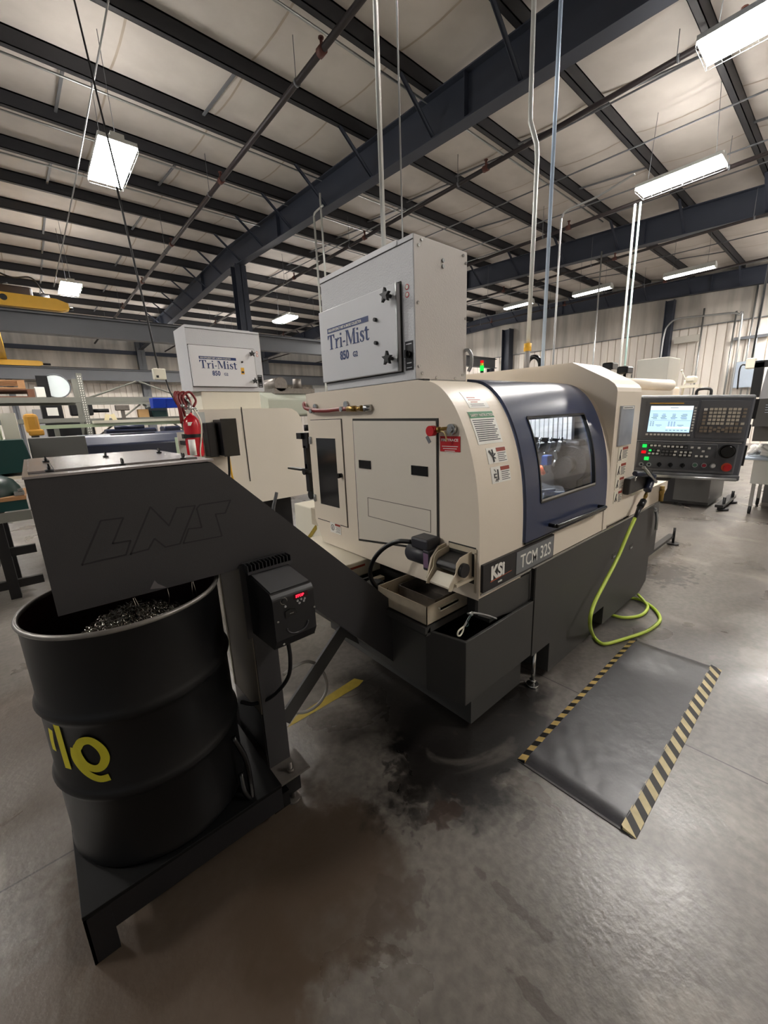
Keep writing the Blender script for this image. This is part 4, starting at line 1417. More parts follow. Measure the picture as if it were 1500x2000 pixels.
obj('drive_cable', MB().tube([(.60, 1.30, .805), (.605, 1.30, .70), (.60, 1.33, .60), (.56, 1.40, .50), (.50, 1.46, .46), (.46, 1.50, .47)], .008, 10), blk, label='thick black cable hanging from the underside of the speed controller', cat='cable')
obj('drive_cable', MB().tube([(.63, 1.30, .80), (.60, 1.50, .62), (.52, 1.62, .50), (.62, 1.66, .53)], .003, 8), blk, label='thin black wire running down from the speed controller to the brace', cat='cable')
loop = [A(x, y, 'y', 1.62) for x, y in ((553, 1318), (575, 1302), (600, 1292), (622, 1301), (636, 1325), (637, 1350), (622, 1375), (598, 1390), (575, 1391), (556, 1386))]
obj('conduit_loop', MB().tube(loop, .008, 10), hosegrey, label='grey cable looped over the yellow tape between leg and brace', cat='cable')

# ================================================================== DRUM, STAND, CHIPS
DC = (.155, 1.575)
zb, zt = .202, 1.042
Dm = thing('steel_drum', 'open black steel drum with yellow spray paint, standing under the conveyor head', 'drum', (DC[0], DC[1], zb))
R_ = .292
prof = [(R_-.02, 0), (R_, .003), (R_+.003, .012), (R_-.001, .022)]
H_ = zt-zb


def rib(z):
    return [(R_-.002, z-.028), (R_+.004, z-.014), (R_+.010, z), (R_+.004, z+.014), (R_-.002, z+.028)]


prof += rib(.29)+rib(.56)
prof += [(R_-.002, H_-.10), (R_-.002, H_-.02), (R_, H_-.012)]
inn = [(R_-.008, H_-.012), (R_-.008, .012), (0.001, .012)]
obj('shell', MB().lathe([(0.001, 0)]+prof, (DC[0], DC[1], zb), 72), drumb, Dm)
obj('inner_wall', MB().lathe(inn, (DC[0], DC[1], zb), 72), mat('drum_inside', (46, 14, 18), .5, var=.3), Dm)
rim = MB()
rp = []
for k in range(9):
    a = -math.pi/2+2*math.pi*k/8
    rp.append((R_-.001+.008*math.cos(a), H_-.006+.008*math.sin(a)))
rim.lathe(rp, (DC[0], DC[1], zb), 72)
obj('rolled_rim', rim, mat('rim_worn', (122, 118, 112), .35, .4, var=.25, scale=40), Dm)
# sprayed numerals follow the curved wall
def drum_at(px_, py_, r=R_+.0025):
    d = (A(px_, py_, 'z', 0)-CAM).normalized()
    ox, oy = CAM.x-DC[0], CAM.y-DC[1]
    a = d.x*d.x+d.y*d.y
    b = 2*(ox*d.x+oy*d.y)
    c = ox*ox+oy*oy-r*r
    disc = b*b-4*a*c
    t_ = (-b-math.sqrt(max(0, disc)))/(2*a)
    return CAM+d*t_


def spray_line(pts, wd):
    P_ = catmull([drum_at(*p) for p in pts], 5)
    mb = MB()
    vs = []
    for i, p in enumerate(P_):
        t_ = (P_[min(i+1, len(P_)-1)]-P_[max(i-1, 0)]).normalized()
        n_ = Vector((p.x-DC[0], p.y-DC[1], 0)).normalized()
        s_ = n_.cross(t_).normalized()*wd/2
        for q in (p+s_, p-s_):
            dx, dy = q.x-DC[0], q.y-DC[1]
            k = (R_+.0015+(.0 if abs(((q.z-zb) % .27)-.02) > .03 else .0))/math.hypot(dx, dy)
            vs.append((DC[0]+dx*k, DC[1]+dy*k, q.z))
    mb.add(vs, [(2*i, 2*i+1, 2*i+3, 2*i+2) for i in range(len(P_)-1)], True)
    return mb
n_ = spray_line([(104, 1405), (112, 1430), (122, 1465), (133, 1502)], .026)
obj('sprayed_stroke', n_, spray, Dm)
obj('sprayed_stroke', spray_line([(150, 1462), (158, 1450), (176, 1448), (196, 1462), (205, 1480), (199, 1497), (184, 1502), (166, 1494), (154, 1478), (149, 1464), (152, 1458)], .026), spray, Dm)
obj('sprayed_stroke', spray_line([(143, 1462), (146, 1482), (160, 1502), (178, 1516), (196, 1522), (214, 1518)], .024), spray, Dm)
obj('sprayed_stroke', spray_line([(97, 1425), (101, 1448), (106, 1466)], .022), spray, Dm)
# metal swarf inside the drum
sw_ = MB()
rnd = random.Random(3)
def curl(c, r, turns, h, tilt):
    pts = []
    n_ = int(turns*7)
    M_ = Matrix.Rotation(tilt[0], 3, 'X') @ Matrix.Rotation(tilt[1], 3, 'Y')
    for i in range(n_):
        a = 2*math.pi*i/7
        pts.append(Vector(c)+M_ @ Vector((r*math.cos(a), r*math.sin(a), h*i/n_)))
    return pts
for i in range(620):
    a = rnd.uniform(0, 2*math.pi)
    rr = .16*math.sqrt(rnd.random())
    x, y = DC[0]+.0+rr*math.cos(a)*1.1, DC[1]-.07+rr*math.sin(a)*.9
    dd = math.hypot(x-DC[0], y-DC[1]+.07)
    z = .89+.09*max(0, 1-(dd/.19)**2)+rnd.uniform(-.01, .02)
    sw_.tube(curl((x, y, z), rnd.uniform(.004, .012), rnd.uniform(.6, 2.2), rnd.uniform(.005, .03), (rnd.uniform(-1.5, 1.5), rnd.uniform(-1.5, 1.5))), rnd.uniform(.0009, .0018), 4, smooth=False, caps=False)
for i in range(5):
    x = .20+rnd.uniform(-.05, .14)
    sw_.tube([(x, 1.39, 1.08), (x+rnd.uniform(-.01, .01), 1.385, 1.04), (x+rnd.uniform(-.02, .02), 1.40, .98), (x+rnd.uniform(-.03, .03), 1.42, .93)], .001, 4)
obj('metal_chips', sw_, chipsm, label='tangle of shiny curled metal chips piled inside the black drum', cat='metal chips', kind='stuff')
obj('chip_pile', MB().lathe([(.20, .78), (.17, .87), (.10, .93), (.001, .955)], (DC[0]+.0, DC[1]-.06, 0), 24).lathe([(.28, .77), (.001, .775)], (DC[0], DC[1], 0), 24), mat('pile_dark', (26, 24, 24), .5, .5, bump=1.0, bscale=60), label='dark oily heap of packed swarf under the shiny curls in the drum', cat='metal chips', kind='stuff')

st = thing('drum_stand', 'black steel skid platform under the drum and the conveyor leg', 'stand', (.2, 1.6, 0))
obj('deck_plate', MB().box(-.143, .50, 1.27, 1.90, .185, .200), mat('deck_black', (10, 10, 10), .6, spec=.2), st, bevel=.002)
obj('skid_channel', MB().box(-.14, .50, 1.275, 1.283, .085, .185), blk, st)
obj('skid_channel', MB().box(-.14, .60, 1.88, 1.888, .0, .185), blk, st)
obj('end_leg', MB().box(-.143, -.075, 1.274, 1.29, 0, .18).box(-.143, -.135, 1.274, 1.38, 0, .18), blk, st)
obj('caster', MB().cyl((.555, 1.37, .045), (.555, 1.42, .045), .045, 20).box(.50, .61, 1.335, 1.425, .05, .138).box(.47, .54, 1.30, 1.42, .05, .12), blkg, st)
obj('oily_hose', MB().tube([A(455, 1440, 'y', 1.36), A(478, 1478, 'y', 1.34), A(488, 1520, 'y', 1.33), A(492, 1560, 'y', 1.30), A(478, 1545, 'y', 1.31), A(470, 1510, 'y', 1.34)], .010), blkg, label='glistening black hose drooping between the drum and the conveyor foot', cat='hose')
tpe = MB().add([tuple(A(*p, 'z', .0015)) for p in ((562, 1421), (578, 1399), (692, 1325), (710, 1329), (700, 1340))], [(0, 1, 2, 3, 4)])
obj('floor_tape', tpe, yellowt, label='worn yellow tape strip on the floor behind the conveyor brace', cat='tape')

# ================================================================== MAT
mx0, mx1, my0, my1 = 1.447, 2.94, .305, .805
M_ = thing('anti_fatigue_mat', 'black rubber floor mat with black and yellow striped long edges', 'mat', (2.2, .55, 0))
mt = MB()
nx, ny = 60, 20
vs = []
for j in range(ny+1):
    for i in range(nx+1):
        x = mx0+.012+(mx1-mx0-.024)*i/nx
        y = my0+.05+(my1-my0-.085)*j/ny
        ex = min(i, nx-i)/nx*(mx1-mx0)
        z = .018 if ex > .05 else .004+.014*min(1, ex/.05)
        z += .0012*math.sin(i*1.3+j*.8)*math.sin(j*1.9+i*.3) if ex > .05 else 0
        vs.append((x, y, z))
mt.add(vs, [(j*(nx+1)+i, j*(nx+1)+i+1, (j+1)*(nx+1)+i+1, (j+1)*(nx+1)+i) for j in range(ny) for i in range(nx)], True)
obj('mat_top', mt, matm, M_)
obj('mat_base', MB().bbox(mx0, mx1, my0+.01, my1-.005, 0, .0035, .002), mat('rubber_edge', (40, 38, 38), .5), M_)
obj('striped_edge', MB().prism([(my0, .003), (my0+.055, .0185), (my0+.055, .0), (my0, 0)], 'x', mx0+.008, mx1-.008), hazm2, M_, bevel=.002)
obj('striped_edge', MB().prism([(my1, .003), (my1-.036, .0185), (my1-.036, 0), (my1, 0)], 'x', mx0+.008, mx1-.008), hazm, M_, bevel=.002)

# ================================================================== AIR HOSE, GUN, PLIERS
gx, gy = 3.25, .93
def HY(px_, py_, y=.93):
    return A(px_, py_, 'y', y)
hp = [HY(1240, 1012), HY(1224, 1048), HY(1205, 1092), HY(1180, 1140, .92), HY(1160, 1180, .91), HY(1152, 1215, .90), A(1158, 1240, 'z', .03), A(1170, 1254, 'z', .014), A(1186, 1257, 'z', .014), A(1225, 1246, 'z', .014), A(1262, 1233, 'z', .014),
      A(1284, 1218, 'z', .014), A(1289, 1206, 'z', .014), A(1279, 1190, 'z', .014), A(1258, 1175, 'z', .014), A(1236, 1168, 'z', .014), A(1205, 1168, 'z', .014)]
obj('air_hose', MB().tube(hp, .0115, 12), hoseg, label='lime green hose hanging from the air gun and looping on the floor', cat='hose')
obj('air_hose', MB().tube([A(1246, 1161, 'z', .05), A(1258, 1174, 'z', .034), A(1265, 1186, 'z', .014), A(1256, 1199, 'z', .014), A(1238, 1205, 'z', .014), A(1215, 1206, 'z', .014), A(1194, 1201, 'z', .014)], .0115, 12), hoseg, label='short inner coil of green hose tucked under the lathe skirt', cat='hose')
G = thing('air_gun', 'blue air blow gun with silver trigger, parked in a grey holder below the control panel', 'air gun', (gx, .93, .9))
g0, g1 = HY(1268, 930), HY(1262, 962)
obj('grip', MB().tube([HY(1275, 928), HY(1271, 940), HY(1264, 958)], .026, 14), navyd, G)
obj('barrel', MB().cyl(HY(1278, 930), HY(1240, 925), .016, 12), navyd, G)
obj('trigger', MB().cyl(HY(1257, 913, .90), HY(1281, 941, .91), .012, 10).tube([HY(1280, 940), HY(1262, 930), HY(1244, 930), HY(1240, 940)], .005), steel, G)
obj('fitting', MB().cyl(HY(1263, 962), HY(1258, 976), .010, 10).cyl(HY(1262, 966), HY(1260, 971), .014, 6), brass, G)
obj('hose_sleeve', MB().cyl(HY(1257, 978), HY(1250, 990), .022, 14).cyl(HY(1250, 990), HY(1240, 1013), .018, 14, .012), blk, G)
obj('gun_holder', MB().bbox(HY(1240, 930).x, HY(1282, 930).x, .955, .998, HY(1260, 958).z, HY(1260, 928).z, .012), char, label='small dark grey holder box behind the blue air gun', cat='holder')
PL = thing('locking_pliers', 'silver long handled pliers hanging on the edge of the chip tank', 'pliers', (1.32, .985, .55))
def PY_(x, y, yy=.972):
    return A(700+x*.26667, 980+y*.26667, 'y', yy)
obj('handle', MB().tube([PY_(830, 812), PY_(900, 822), PY_(960, 838), PY_(1010, 856)], .0045, 8), galv, PL)
obj('handle', MB().tube([PY_(830, 815), PY_(810, 850), PY_(785, 895), PY_(765, 925)], .0045, 8), galv, PL)
lp_ = [PY_(770, 915), PY_(735, 945), PY_(727, 975), PY_(742, 982), PY_(762, 955), PY_(772, 918)]
obj('loop_end', MB().tube(lp_, .0035, 8), creamlt, PL)
obj('jaw', MB().obox(PY_(825, 822), .02, .008, .016).cyl(PY_(800, 818), PY_(850, 812), .004, 8), galv, PL)
obj('cord_wrap', MB().tube([PY_(830, 825, .968), PY_(800, 870, .968), PY_(805, 900, .968), PY_(790, 915, .968)], .0025, 6), dgreen, PL)

# ================================================================== CONTROL PANEL
import mathutils
CP = thing('control_panel', 'dark grey control panel with lit blue screen and many keys, right of the lathe', 'control panel', (3.6156, 1.1230, 1.05), local=False)
cr_ = Vector((math.cos(math.radians(-64)), math.sin(math.radians(-64)), 0))
tilt_ = math.radians(2.5)
PU = (cr_*math.cos(tilt_)+Vector((0, 0, -math.sin(tilt_)))).normalized()
PN = Vector((-.8988, -.4384, 0)).normalized()          # faces the viewer
PV = PU.cross(PN).normalized()
if PV.z < 0:
    PV = -PV
PO = Vector((3.6156, 1.1230, 1.664))


def PP(u, w, n=0.0):
    return PO+PU*u+PV*w+PN*n


def pbox(mb, u0, u1, w0, w1, n0, n1, r=0.0):
    t = MB()
    if r:
        t.bbox(u0, u1, w0, w1, n0, n1, r)
    else:
        t.box(u0, u1, w0, w1, n0, n1)
    mb.add([PP(v.x, v.y, v.z) for v in t.v], t.f)
    return mb


def pcyl(mb, u, w, n0, n1, r, k=18, r1=None):
    return mb.cyl(PP(u, w, n0), PP(u, w, n1), r, k, r1)


cg = mat('panel_grey', (96, 98, 104), .42, var=.04)
cgl = mat('panel_face', (112, 113, 117), .45, var=.04)
keym = mat('key_beige', (188, 180, 164), .5)
keyd = mat('key_brown', (134, 122, 106), .5)
keyg = mat('key_grey', (92, 90, 92), .5)
keyw = mat('key_white', (214, 212, 206), .5)
obj('housing', pbox(MB(), -.01, .72, -.615, .01, -.11, -.012, .015), cg, CP)
obj('front_bezel', pbox(MB(), .0, .705, -.325, .0, -.02, .004, .006), cg, CP)
obj('lower_face', pbox(pbox(MB(), .035, .675, -.565, -.342, -.02, .0, .004), -.005, .715, -.61, -.57, -.02, .015, .008), cgl, CP)
obj('panel_groove', pbox(MB(), .02, .69, -.336, -.330, -.014, -.011), steel, CP)
obj('top_rail', pbox(MB(), .02, .70, -.012, -.006, .002, .008), galv, CP)
rl = MB()
rl.cyl(PP(.11, -.60, .03), PP(.69, -.60, .03), .011, 12)
for u in (.13, .4, .67):
    rl.cyl(PP(u, -.60, .03), PP(u, -.60, .0), .006, 8)
obj('hand_rail', rl, galv, CP)
obj('side_clip', pbox(MB(), .715, .735, -.50, -.35, -.09, -.03), blk, CP)
obj('hinge_block', pbox(pbox(MB(), .715, .75, -.16, -.02, -.12, -.05), .715, .74, -.30, -.20, -.11, -.06), blk, CP)
mo_ = obj('screen_module', pbox(MB(), .05, .378, -.305, -.035, .003, .010, .003), mat('module_grey', (88, 89, 94), .4), CP)
sc_ = obj('screen', pbox(MB(), .082, .353, -.263, -.068, .009, .0115), screenm, mo_)
g = pbox(MB(), .082, .353, -.098, -.068, .0114, .0121)
obj('screen_header_band', g, screentop, sc_)
g = MB()
scr = mat('screen_ink', (40, 70, 120), .5)
pbox(g, .084, .350, -.1065, -.1055, .0116, .0124)
pbox(g, .084, .350, -.176, -.1745, .0116, .0124)
rq = random.Random(5)
for (u0, w0, cols) in ((.095, -.128, 1), (.155, -.128, 1), (.22, -.128, 1), (.28, -.128, 1)):
    for k in range(5):
        pbox(g, u0+rq.uniform(.0, .012), u0+.032+rq.uniform(-.004, .012), w0-k*.0085-.003, w0-k*.0085, .0116, .0124)
for (u0, w0) in ((.092, -.185), (.108, -.185), (.21, -.185), (.228, -.185), (.246, -.185)):
    for k in range(5):
        pbox(g, u0, u0+.010, w0-k*.0075-.003, w0-k*.0075, .0116, .0124)
for (u0, w0) in ((.13, -.20), (.27, -.20)):
    pbox(g, u0, u0+.04, w0-.012, w0-.009, .0116, .0124)
    pbox(g, u0+.008, u0+.03, w0-.02, w0-.018, .0116, .0124)
for i in range(6):
    pbox(g, .20+i*.024, .216+i*.024, -.251, -.247, .0116, .0124)
pbox(g, .21, .26, -.083, -.080, .0116, .0124)
obj('screen_text', g, scr, sc_)
obj('screen_white_bar', pbox(MB(), .20, .35, -.235, -.222, .0115, .0122), screentop, sc_)
obj('yellow_strip', pbox(MB(), .072, .29, -.052, -.046, .0095, .0115), yellowp, mo_)


def key(parent, u, w, a, b, m, n0=.010, nm='key'):
    return obj(nm, pbox(MB(), u-a/2, u+a/2, w-b/2, w+b/2, n0-.002, n0+.005, .0012), m, parent)


for i in range(12):
    u = .083+.270*i/11+(.004 if 0 < i < 6 else 0)
    key(mo_, u, -.283, .016, .013, keyw, nm='soft_key')
for i in range(9):
    key(mo_, .3665, -.083-.166*i/8, .013, .013, keyw, nm='soft_key')
kb = obj('keyboard_module', pbox(MB(), .395, .688, -.30, -.03, .003, .008, .002), mat('module_grey2', (92, 92, 95), .45), CP)
rows_ = [-.092, -.117, -.143, -.168, -.194]
for r_i, wv in enumerate(rows_):
    for uu in (.464, .490, .516, .542, .576, .602, .628):
        key(kb, uu, wv, .020, .018, keyd if (r_i == 4 and uu > .62) else keym, .008)
    key(kb, .430, wv-.002, .020, .018, keyw if r_i == 0 else keyd, .008)
    if r_i != 3:
        key(kb, .662, wv, .020, .016, keyd if r_i < 3 else keym, .008)
for wv in (-.226, -.250):
    for uu in (.425, .450, .480, .576, .602, .628, .655):
        key(kb, uu, wv, .020, .018, keyd, .008)
for (uu, wv) in ((.505, -.238), (.530, -.226), (.530, -.250), (.555, -.238)):
    key(kb, uu, wv, .020, .018, keyd, .008)
# operator section: grouped keys
lf = obj('operator_plate', pbox(MB(), .045, .665, -.545, -.350, -.002, .004, .002), mat('plate_dark', (82, 83, 87), .45), CP)
ok = .016


def row(us, w, m=keyw):
    for u in us:
        key(lf, u, w, .017, .014, m, .004)


row((.128, .153, .180), -.368)
row((.215, .240, .268, .297, .325), -.372)
row((.352,), -.374, keyg)
row((.392,), -.374)
row((.435, .498), -.376)
row((.465,), -.400)
row((.124,), -.406, ledgreen)
row((.150,), -.406, keyg)
row((.178,), -.406)
row((.213, .237, .264), -.410, keyg)
row((.291,), -.410)
row((.328, .356, .387), -.412)
row((.122, .147, .174), -.430)
row((.210, .235, .262), -.434, keyg)
row((.288, .326, .354, .384), -.435)
row((.428, .460, .492), -.438)
for (u0, u1, w0, w1) in ((.112, .192, -.444, -.392), (.2, .302, -.448, -.396), (.315, .399, -.45, -.398), (.112, .192, -.38, -.356), (.203, .365, -.386, -.36)):
    obj('key_surround', pbox(MB(), u0, u1, w0, w1, .0035, .0046), blk, lf)
key(lf, .082, -.372, .028, .024, ledgreen, .006, 'lit_green_button')
key(lf, .082, -.420, .030, .022, ledredb, .006, 'lit_red_button')
key(lf, .108, -.470, .030, .026, ledgreen, .006, 'lit_green_button')
for u in (.078, .130):
    b_ = obj('key_switch', pcyl(MB(), u, -.517, .003, .014, .016), galv, lf)
    obj('switch_core', pcyl(MB(), u, -.517, .014, .018, .008), blk, b_)
for u in (.198, .272, .350):
    mb = pcyl(MB(), u, -.512, .003, .018, .015)
    pbox(mb, u-.004, u+.004, -.53, -.494, .016, .03)
    obj('selector_knob', mb, blkg, lf)
for (u, m) in ((.428, mat('btn_green_dark', (70, 110, 90), .4)), (.485, mat('btn_red_dark', (150, 30, 50), .35)), (.540, mat('btn_white', (214, 214, 214), .35))):
    b_ = obj('push_button', pcyl(MB(), u, -.505, .003, .012, .018, 20), galv, lf)
    obj('button_cap', pcyl(MB(), u, -.505, .010, .019, .0125, 18), m, b_)
hw = obj('handwheel', pcyl(pcyl(MB(), .607, -.395, .003, .022, .050, 32), .607, -.395, .022, .030, .046, 32, .038), blkg, lf)
obj('wheel_plate', pbox(MB(), .545, .662, -.45, -.345, .0035, .006), mat('plate_dark', (82, 83, 87), .45), lf)
es = obj('emergency_stop', pcyl(pcyl(MB(), .625, -.512, .003, .012, .014), .625, -.512, .012, .030, .021, 24, .024), redp, lf)
obj('stop_ring', pcyl(MB(), .625, -.512, .003, .007, .032, 28), mat('ring_orange', (200, 80, 50), .4), es)
obj('support_arm', MB().cyl(PP(.05, -.58, -.06), (3.3, 1.3, 1.05), .03, 14).cyl(PP(.3, -.62, -.06), PP(.05, -.62, -.06), .03, 14).cyl((3.3, 1.3, 1.05), (3.3, 1.3, .95), .035, 14), char, CP)
obj('indicator', pbox(MB(), -.045, -.022, -.475, -.455, -.03, -.02), ledgreen, CP)
obj('brass_valve', MB().cyl((3.95, .985, .93), (3.95, .985, .80), .018, 10).cyl((3.92, .985, .88), (4.0, .985, .88), .014, 10), brass, CP)

# ================================================================== MACHINE BEHIND
B2 = thing('swiss_lathe', 'farther cream lathe seen past the conveyor, its plain end panel facing the viewer', 'machine', (1.8, 5.4, 0))
pf = [(2.40, .72), (2.40, 1.55), (2.39, 1.62), (2.35, 1.68), (2.29, 1.715), (2.22, 1.725), (1.28, 1.725), (1.28, .72)]
b = MB().prism(pf, 'y', 4.20, 4.42).prism([(1.95, .72), (2.36, .72), (2.36, 1.60), (2.25, 1.70), (1.95, 1.70)], 'y', 4.42, 6.3)
obj('enclosure', b, cream2, B2, bevel=.012)
obj('base', MB().box(1.45, 2.30, 4.45, 6.2, .02, .72), blk, B2)
obj('panel_seam', MB().add([A(470, 795, 'y', 4.197), A(472, 795, 'y', 4.197), A(490, 940, 'y', 4.197), A(488, 940, 'y', 4.197)], [(0, 1, 2, 3)]), seam, B2)
for p_ in ((478, 855), (488, 934)):
    q = A(*p_, 'y', 4.197)
    obj('panel_screw', MB().cyl(q, q+Vector((0, -.006, 0)), .006, 8), ink, B2)
obj('collector_stand', MB().bbox(1.36, 1.98, 4.31, 4.66, 1.722, 1.9045, .01).box(1.45, 1.9, 4.43, 4.6, .72, 1.73), creamlt, B2)
e_ = obj('electrical_box', MB().bbox(1.40, 1.545, 3.98, 4.197, 1.275, 1.625, .008), blk, B2)
obj('box_cover', MB().bbox(1.395, 1.55, 3.972, 3.98, 1.27, 1.63, .003), blkg, e_)
obj('cable', MB().tube([(1.46, 4.05, 1.275), (1.465, 4.10, 1.10), (1.46, 4.15, .98)], .012), blk, e_)
obj('yellow_tube', MB().tube([(1.48, 4.1, 1.26), (1.50, 4.14, 1.08), (1.52, 4.16, .95)], .010), yellowp, e_)
obj('electrical_box', MB().bbox(1.29, 1.38, 4.06, 4.22, 1.27, 1.60, .008), blk, B2)
obj('hood', MB().prism([(4.8, 1.65), (4.8, 1.86), (5.1, 1.95), (7.8, 2.0), (7.8, 1.65)], 'x', 2.3, 4.6), mat('olive_grey', (168, 172, 158), .5), B2, bevel=.02)
obj('side_frame', MB().box(1.08, 1.28, 4.3, 4.4, .5, 1.47), pgreen, B2)
obj('clear_curtain', MB().box(1.22, 1.32, 4.16, 4.165, 1.50, 1.70), mat('cloudy_curtain', (190, 196, 192), .3, var=.2), B2)
obj('side_label', MB().box(1.08, 1.20, 4.292, 4.30, 1.28, 1.52), white, B2)
obj('rear_bits', MB().cyl((2.6, 5.0, 2.05), (2.6, 5.5, 2.05), .09, 14).box(2.5, 3.1, 5.0, 5.6, 1.93, 2.0).cyl((2.95, 5.2, 2.0), (2.95, 5.2, 2.14), .06, 12), dirtysteel, B2)
obj('cable_bundle', MB().tube([(2.62, 3.1, .95), (2.58, 3.05, .7), (2.66, 2.95, .45)], .02).tube([(1.62, 3.4, .95), (1.55, 3.35, .75), (1.7, 3.3, .5)], .015), mat('cable_dark', (60, 62, 66), .4), B2)

X = thing('fire_extinguisher', 'red suppression cylinder with pale hose strapped beside the machine behind', 'extinguisher', (1.115, 3.9, 1.3))
ex, ey = 1.115, 3.90
obj('cylinder', MB().lathe([(.001, 1.30), (.066, 1.305), (.072, 1.33), (.072, 1.58), (.064, 1.625), (.038, 1.66), (.018, 1.675), (.016, 1.69)], (ex, ey, 0), 32), redcyl, X)
obj('cylinder_label', MB().cyl((ex-.035, ey-.052, 1.32), (ex-.035, ey-.052, 1.46), .03, 12).box(ex-.05, ex-.01, ey-.066, ey-.06, 1.58, 1.61), white, X)
obj('strap', MB().lathe([(.0745, 1.475), (.0745, 1.505)], (ex, ey, 0), 32).box(ex-.09, ex-.06, ey-.03, ey+.03, 1.47, 1.51), blk, X)
vv = MB().cyl((ex, ey, 1.69), (ex, ey, 1.77), .018, 12).cyl((ex-.05, ey, 1.73), (ex+.05, ey, 1.73), .012, 10).sphere((ex-.055, ey, 1.75), .022).sphere((ex+.05, ey, 1.715), .018).cyl((ex-.03, ey-.03, 1.70), (ex-.03, ey-.05, 1.70), .02, 14).cyl((ex+.01, ey, 1.77), (ex-.02, ey, 1.82), .012, 8)
obj('valve_head', vv, steel, X)
obj('discharge_hose', MB().tube([(ex+.03, ey-.04, 1.72), (ex+.06, ey-.06, 1.62), (ex+.05, ey-.07, 1.50), (ex+.02, ey-.07, 1.36), (ex+.02, ey-.06, 1.28)], .006), creamlt, X)
for dx in (0, .04, .09, -.02):
    obj('red_hose', MB().tube([(ex-.07+dx*.6, ey, 1.62+dx), (ex-.075+dx*.5, ey, 1.74), (ex-.09+dx*.6, ey+.02, 1.83), (ex-.06+dx, ey+.03, 1.87), (ex-.02+dx, ey+.02, 1.80), (ex-.01+dx*.5, ey, 1.74)], .011, 8), redhose, X)
obj('wall_bracket', MB().box(ex-.02, ex+.02, ey+.06, ey+.40, 1.40, 1.44), blk, X)

# ================================================================== LEFT BACKGROUND
n_ = thing('bar_machine', 'long dark navy machine hood behind the conveyor top, with a grey panel at its left', 'machine', (1.0, 6.6, 0))
obj('hood', MB().prism([(6.5, 0.3), (6.5, 1.36), (6.62, 1.48), (7.1, 1.50), (7.1, .3)], 'x', .50, 2.2), navyd, n_, bevel=.02)
obj('foot', MB().box(.6, 2.1, 6.6, 7.0, 0, .3), blk, n_)
obj('guard_box', MB().bbox(-.02, .5, 6.0, 6.5, .9, 1.505, .01), graypan, n_)
obj('guard_stand', MB().box(.02, .46, 6.05, 6.45, 0, .9), graypan, n_)
obj('top_slot', MB().box(.85, 1.4, 6.72, 6.82, 1.487, 1.497), blk, n_)
g_ = thing('saw_machine', 'dark teal machine with a pale green body, at the left edge of the photo', 'machine', (-.3, 6.6, 0))
obj('guard', MB().prism([(-.75, 1.14), (-.02, 1.16), (-.06, 1.50), (-.75, 1.50)], 'y', 5.85, 6.5), dgreen, g_, bevel=.01)
obj('tray', MB().box(-.8, -.02, 5.8, 6.6, 1.09, 1.12), creamlt, g_)
obj('body', MB().box(-.9, -.25, 6.5, 7.0, .9, 1.80), pgreen, g_, bevel=.02)
obj('pedestal', MB().box(-.9, -.55, 6.55, 6.95, 0, .9), graypan, g_)
obj('control_box', MB().bbox(-.75, -.22, 6.3, 6.6, 1.72, 1.98, .01), paleblue, g_)
obj('chute', MB().box(-.22, -.08, 6.55, 6.75, 1.45, 1.80), creamlt, g_)
wb = thing('work_bench', 'workbench with wood top and dark green apron at the left edge', 'bench', (-.7, 5.4, 0))
obj('bench_top', MB().box(-1.6, -.13, 5.1, 5.8, .955, .99), wood, wb)
obj('apron', MB().box(-1.6, -.13, 5.11, 5.13, .86, .955), dgreen, wb)
obj('rail', MB().box(-1.6, -.12, 5.09, 5.13, .76, .85), racks, wb)
for x in (-1.55, -.42):
    obj('leg', MB().box(x, x+.08, 5.12, 5.2, 0, .80), blk, wb)
    obj('leg', MB().box(x, x+.08, 5.7, 5.78, 0, .80), blk, wb)
obj('shelf_rail', MB().box(-1.5, -.15, 5.14, 5.19, .42, .50), blk, wb)
obj('shelf_rail', MB().box(-1.5, -.15, 5.14, 5.19, .10, .18), blk, wb)
obj('bench_hood', MB().lathe([(.27, .992), (.26, 1.06), (.22, 1.13), (.14, 1.18), (.001, 1.195)], (-.42, 5.4, 0), 28), mat('deep_green', (16, 44, 38), .4), label='dark green domed cover on the left bench', cat='cover')
obj('parts_heap', MB().bbox(-.21, -.135, 5.12, 5.25, .992, 1.03, .005).bbox(-.18, -.14, 5.14, 5.22, 1.03, 1.055, .005), steel, label='small bright metal parts at the right end of the left bench', cat='parts')
# pallet rack
rk = thing('pallet_rack', 'tall grey pallet rack with perforated upright in the left background', 'rack', (1.2, 9.3, 0))
for (z0, z1, nm) in ((2.03, 2.12, 'beam'), (1.70, 1.77, 'beam')):
    for y in (9.0, 10.0):
        obj('beam', MB().box(-2.0, .80, y, y+.05, z0, z1), racks, rk)
        obj('beam', MB().box(.88, 3.6, y, y+.05, z0+.005, z1+.005) if z0 > 2 else MB().box(.88, 3.6, y, y+.05, z0-.02, z1-.02), racks, rk)
for x in (-2.0, .80, 3.6):
    for y in (9.0, 10.0):
        obj('upright', MB().box(x, x+.08, y-.005, y+.065, 0, 2.52), racks, rk)
        if y == 9.0:
            h_ = MB()
            for k in range(30):
                for dx in (.018, .05):
                    h_.box(x+dx, x+dx+.012, y-.0065, y-.005, 1.3+k*.04, 1.32+k*.04)
            obj('upright_holes', h_, white, rk, kind='stuff')
for (z0, z1) in ((1.3, 2.03), (2.12, 2.5)):
    obj('rear_brace', MB().cyl((.9, 10.05, z0), (1.9, 10.05, z1), .018, 6).cyl((2.9, 10.05, z0), (1.95, 10.05, z1), .018, 6), racks, rk)
obj('shelf_deck', MB().box(-1.98, .80, 9.05, 10.0, 2.10, 2.118).box(.88, 3.6, 9.05, 10.0, 1.70, 1.715), racks, rk)


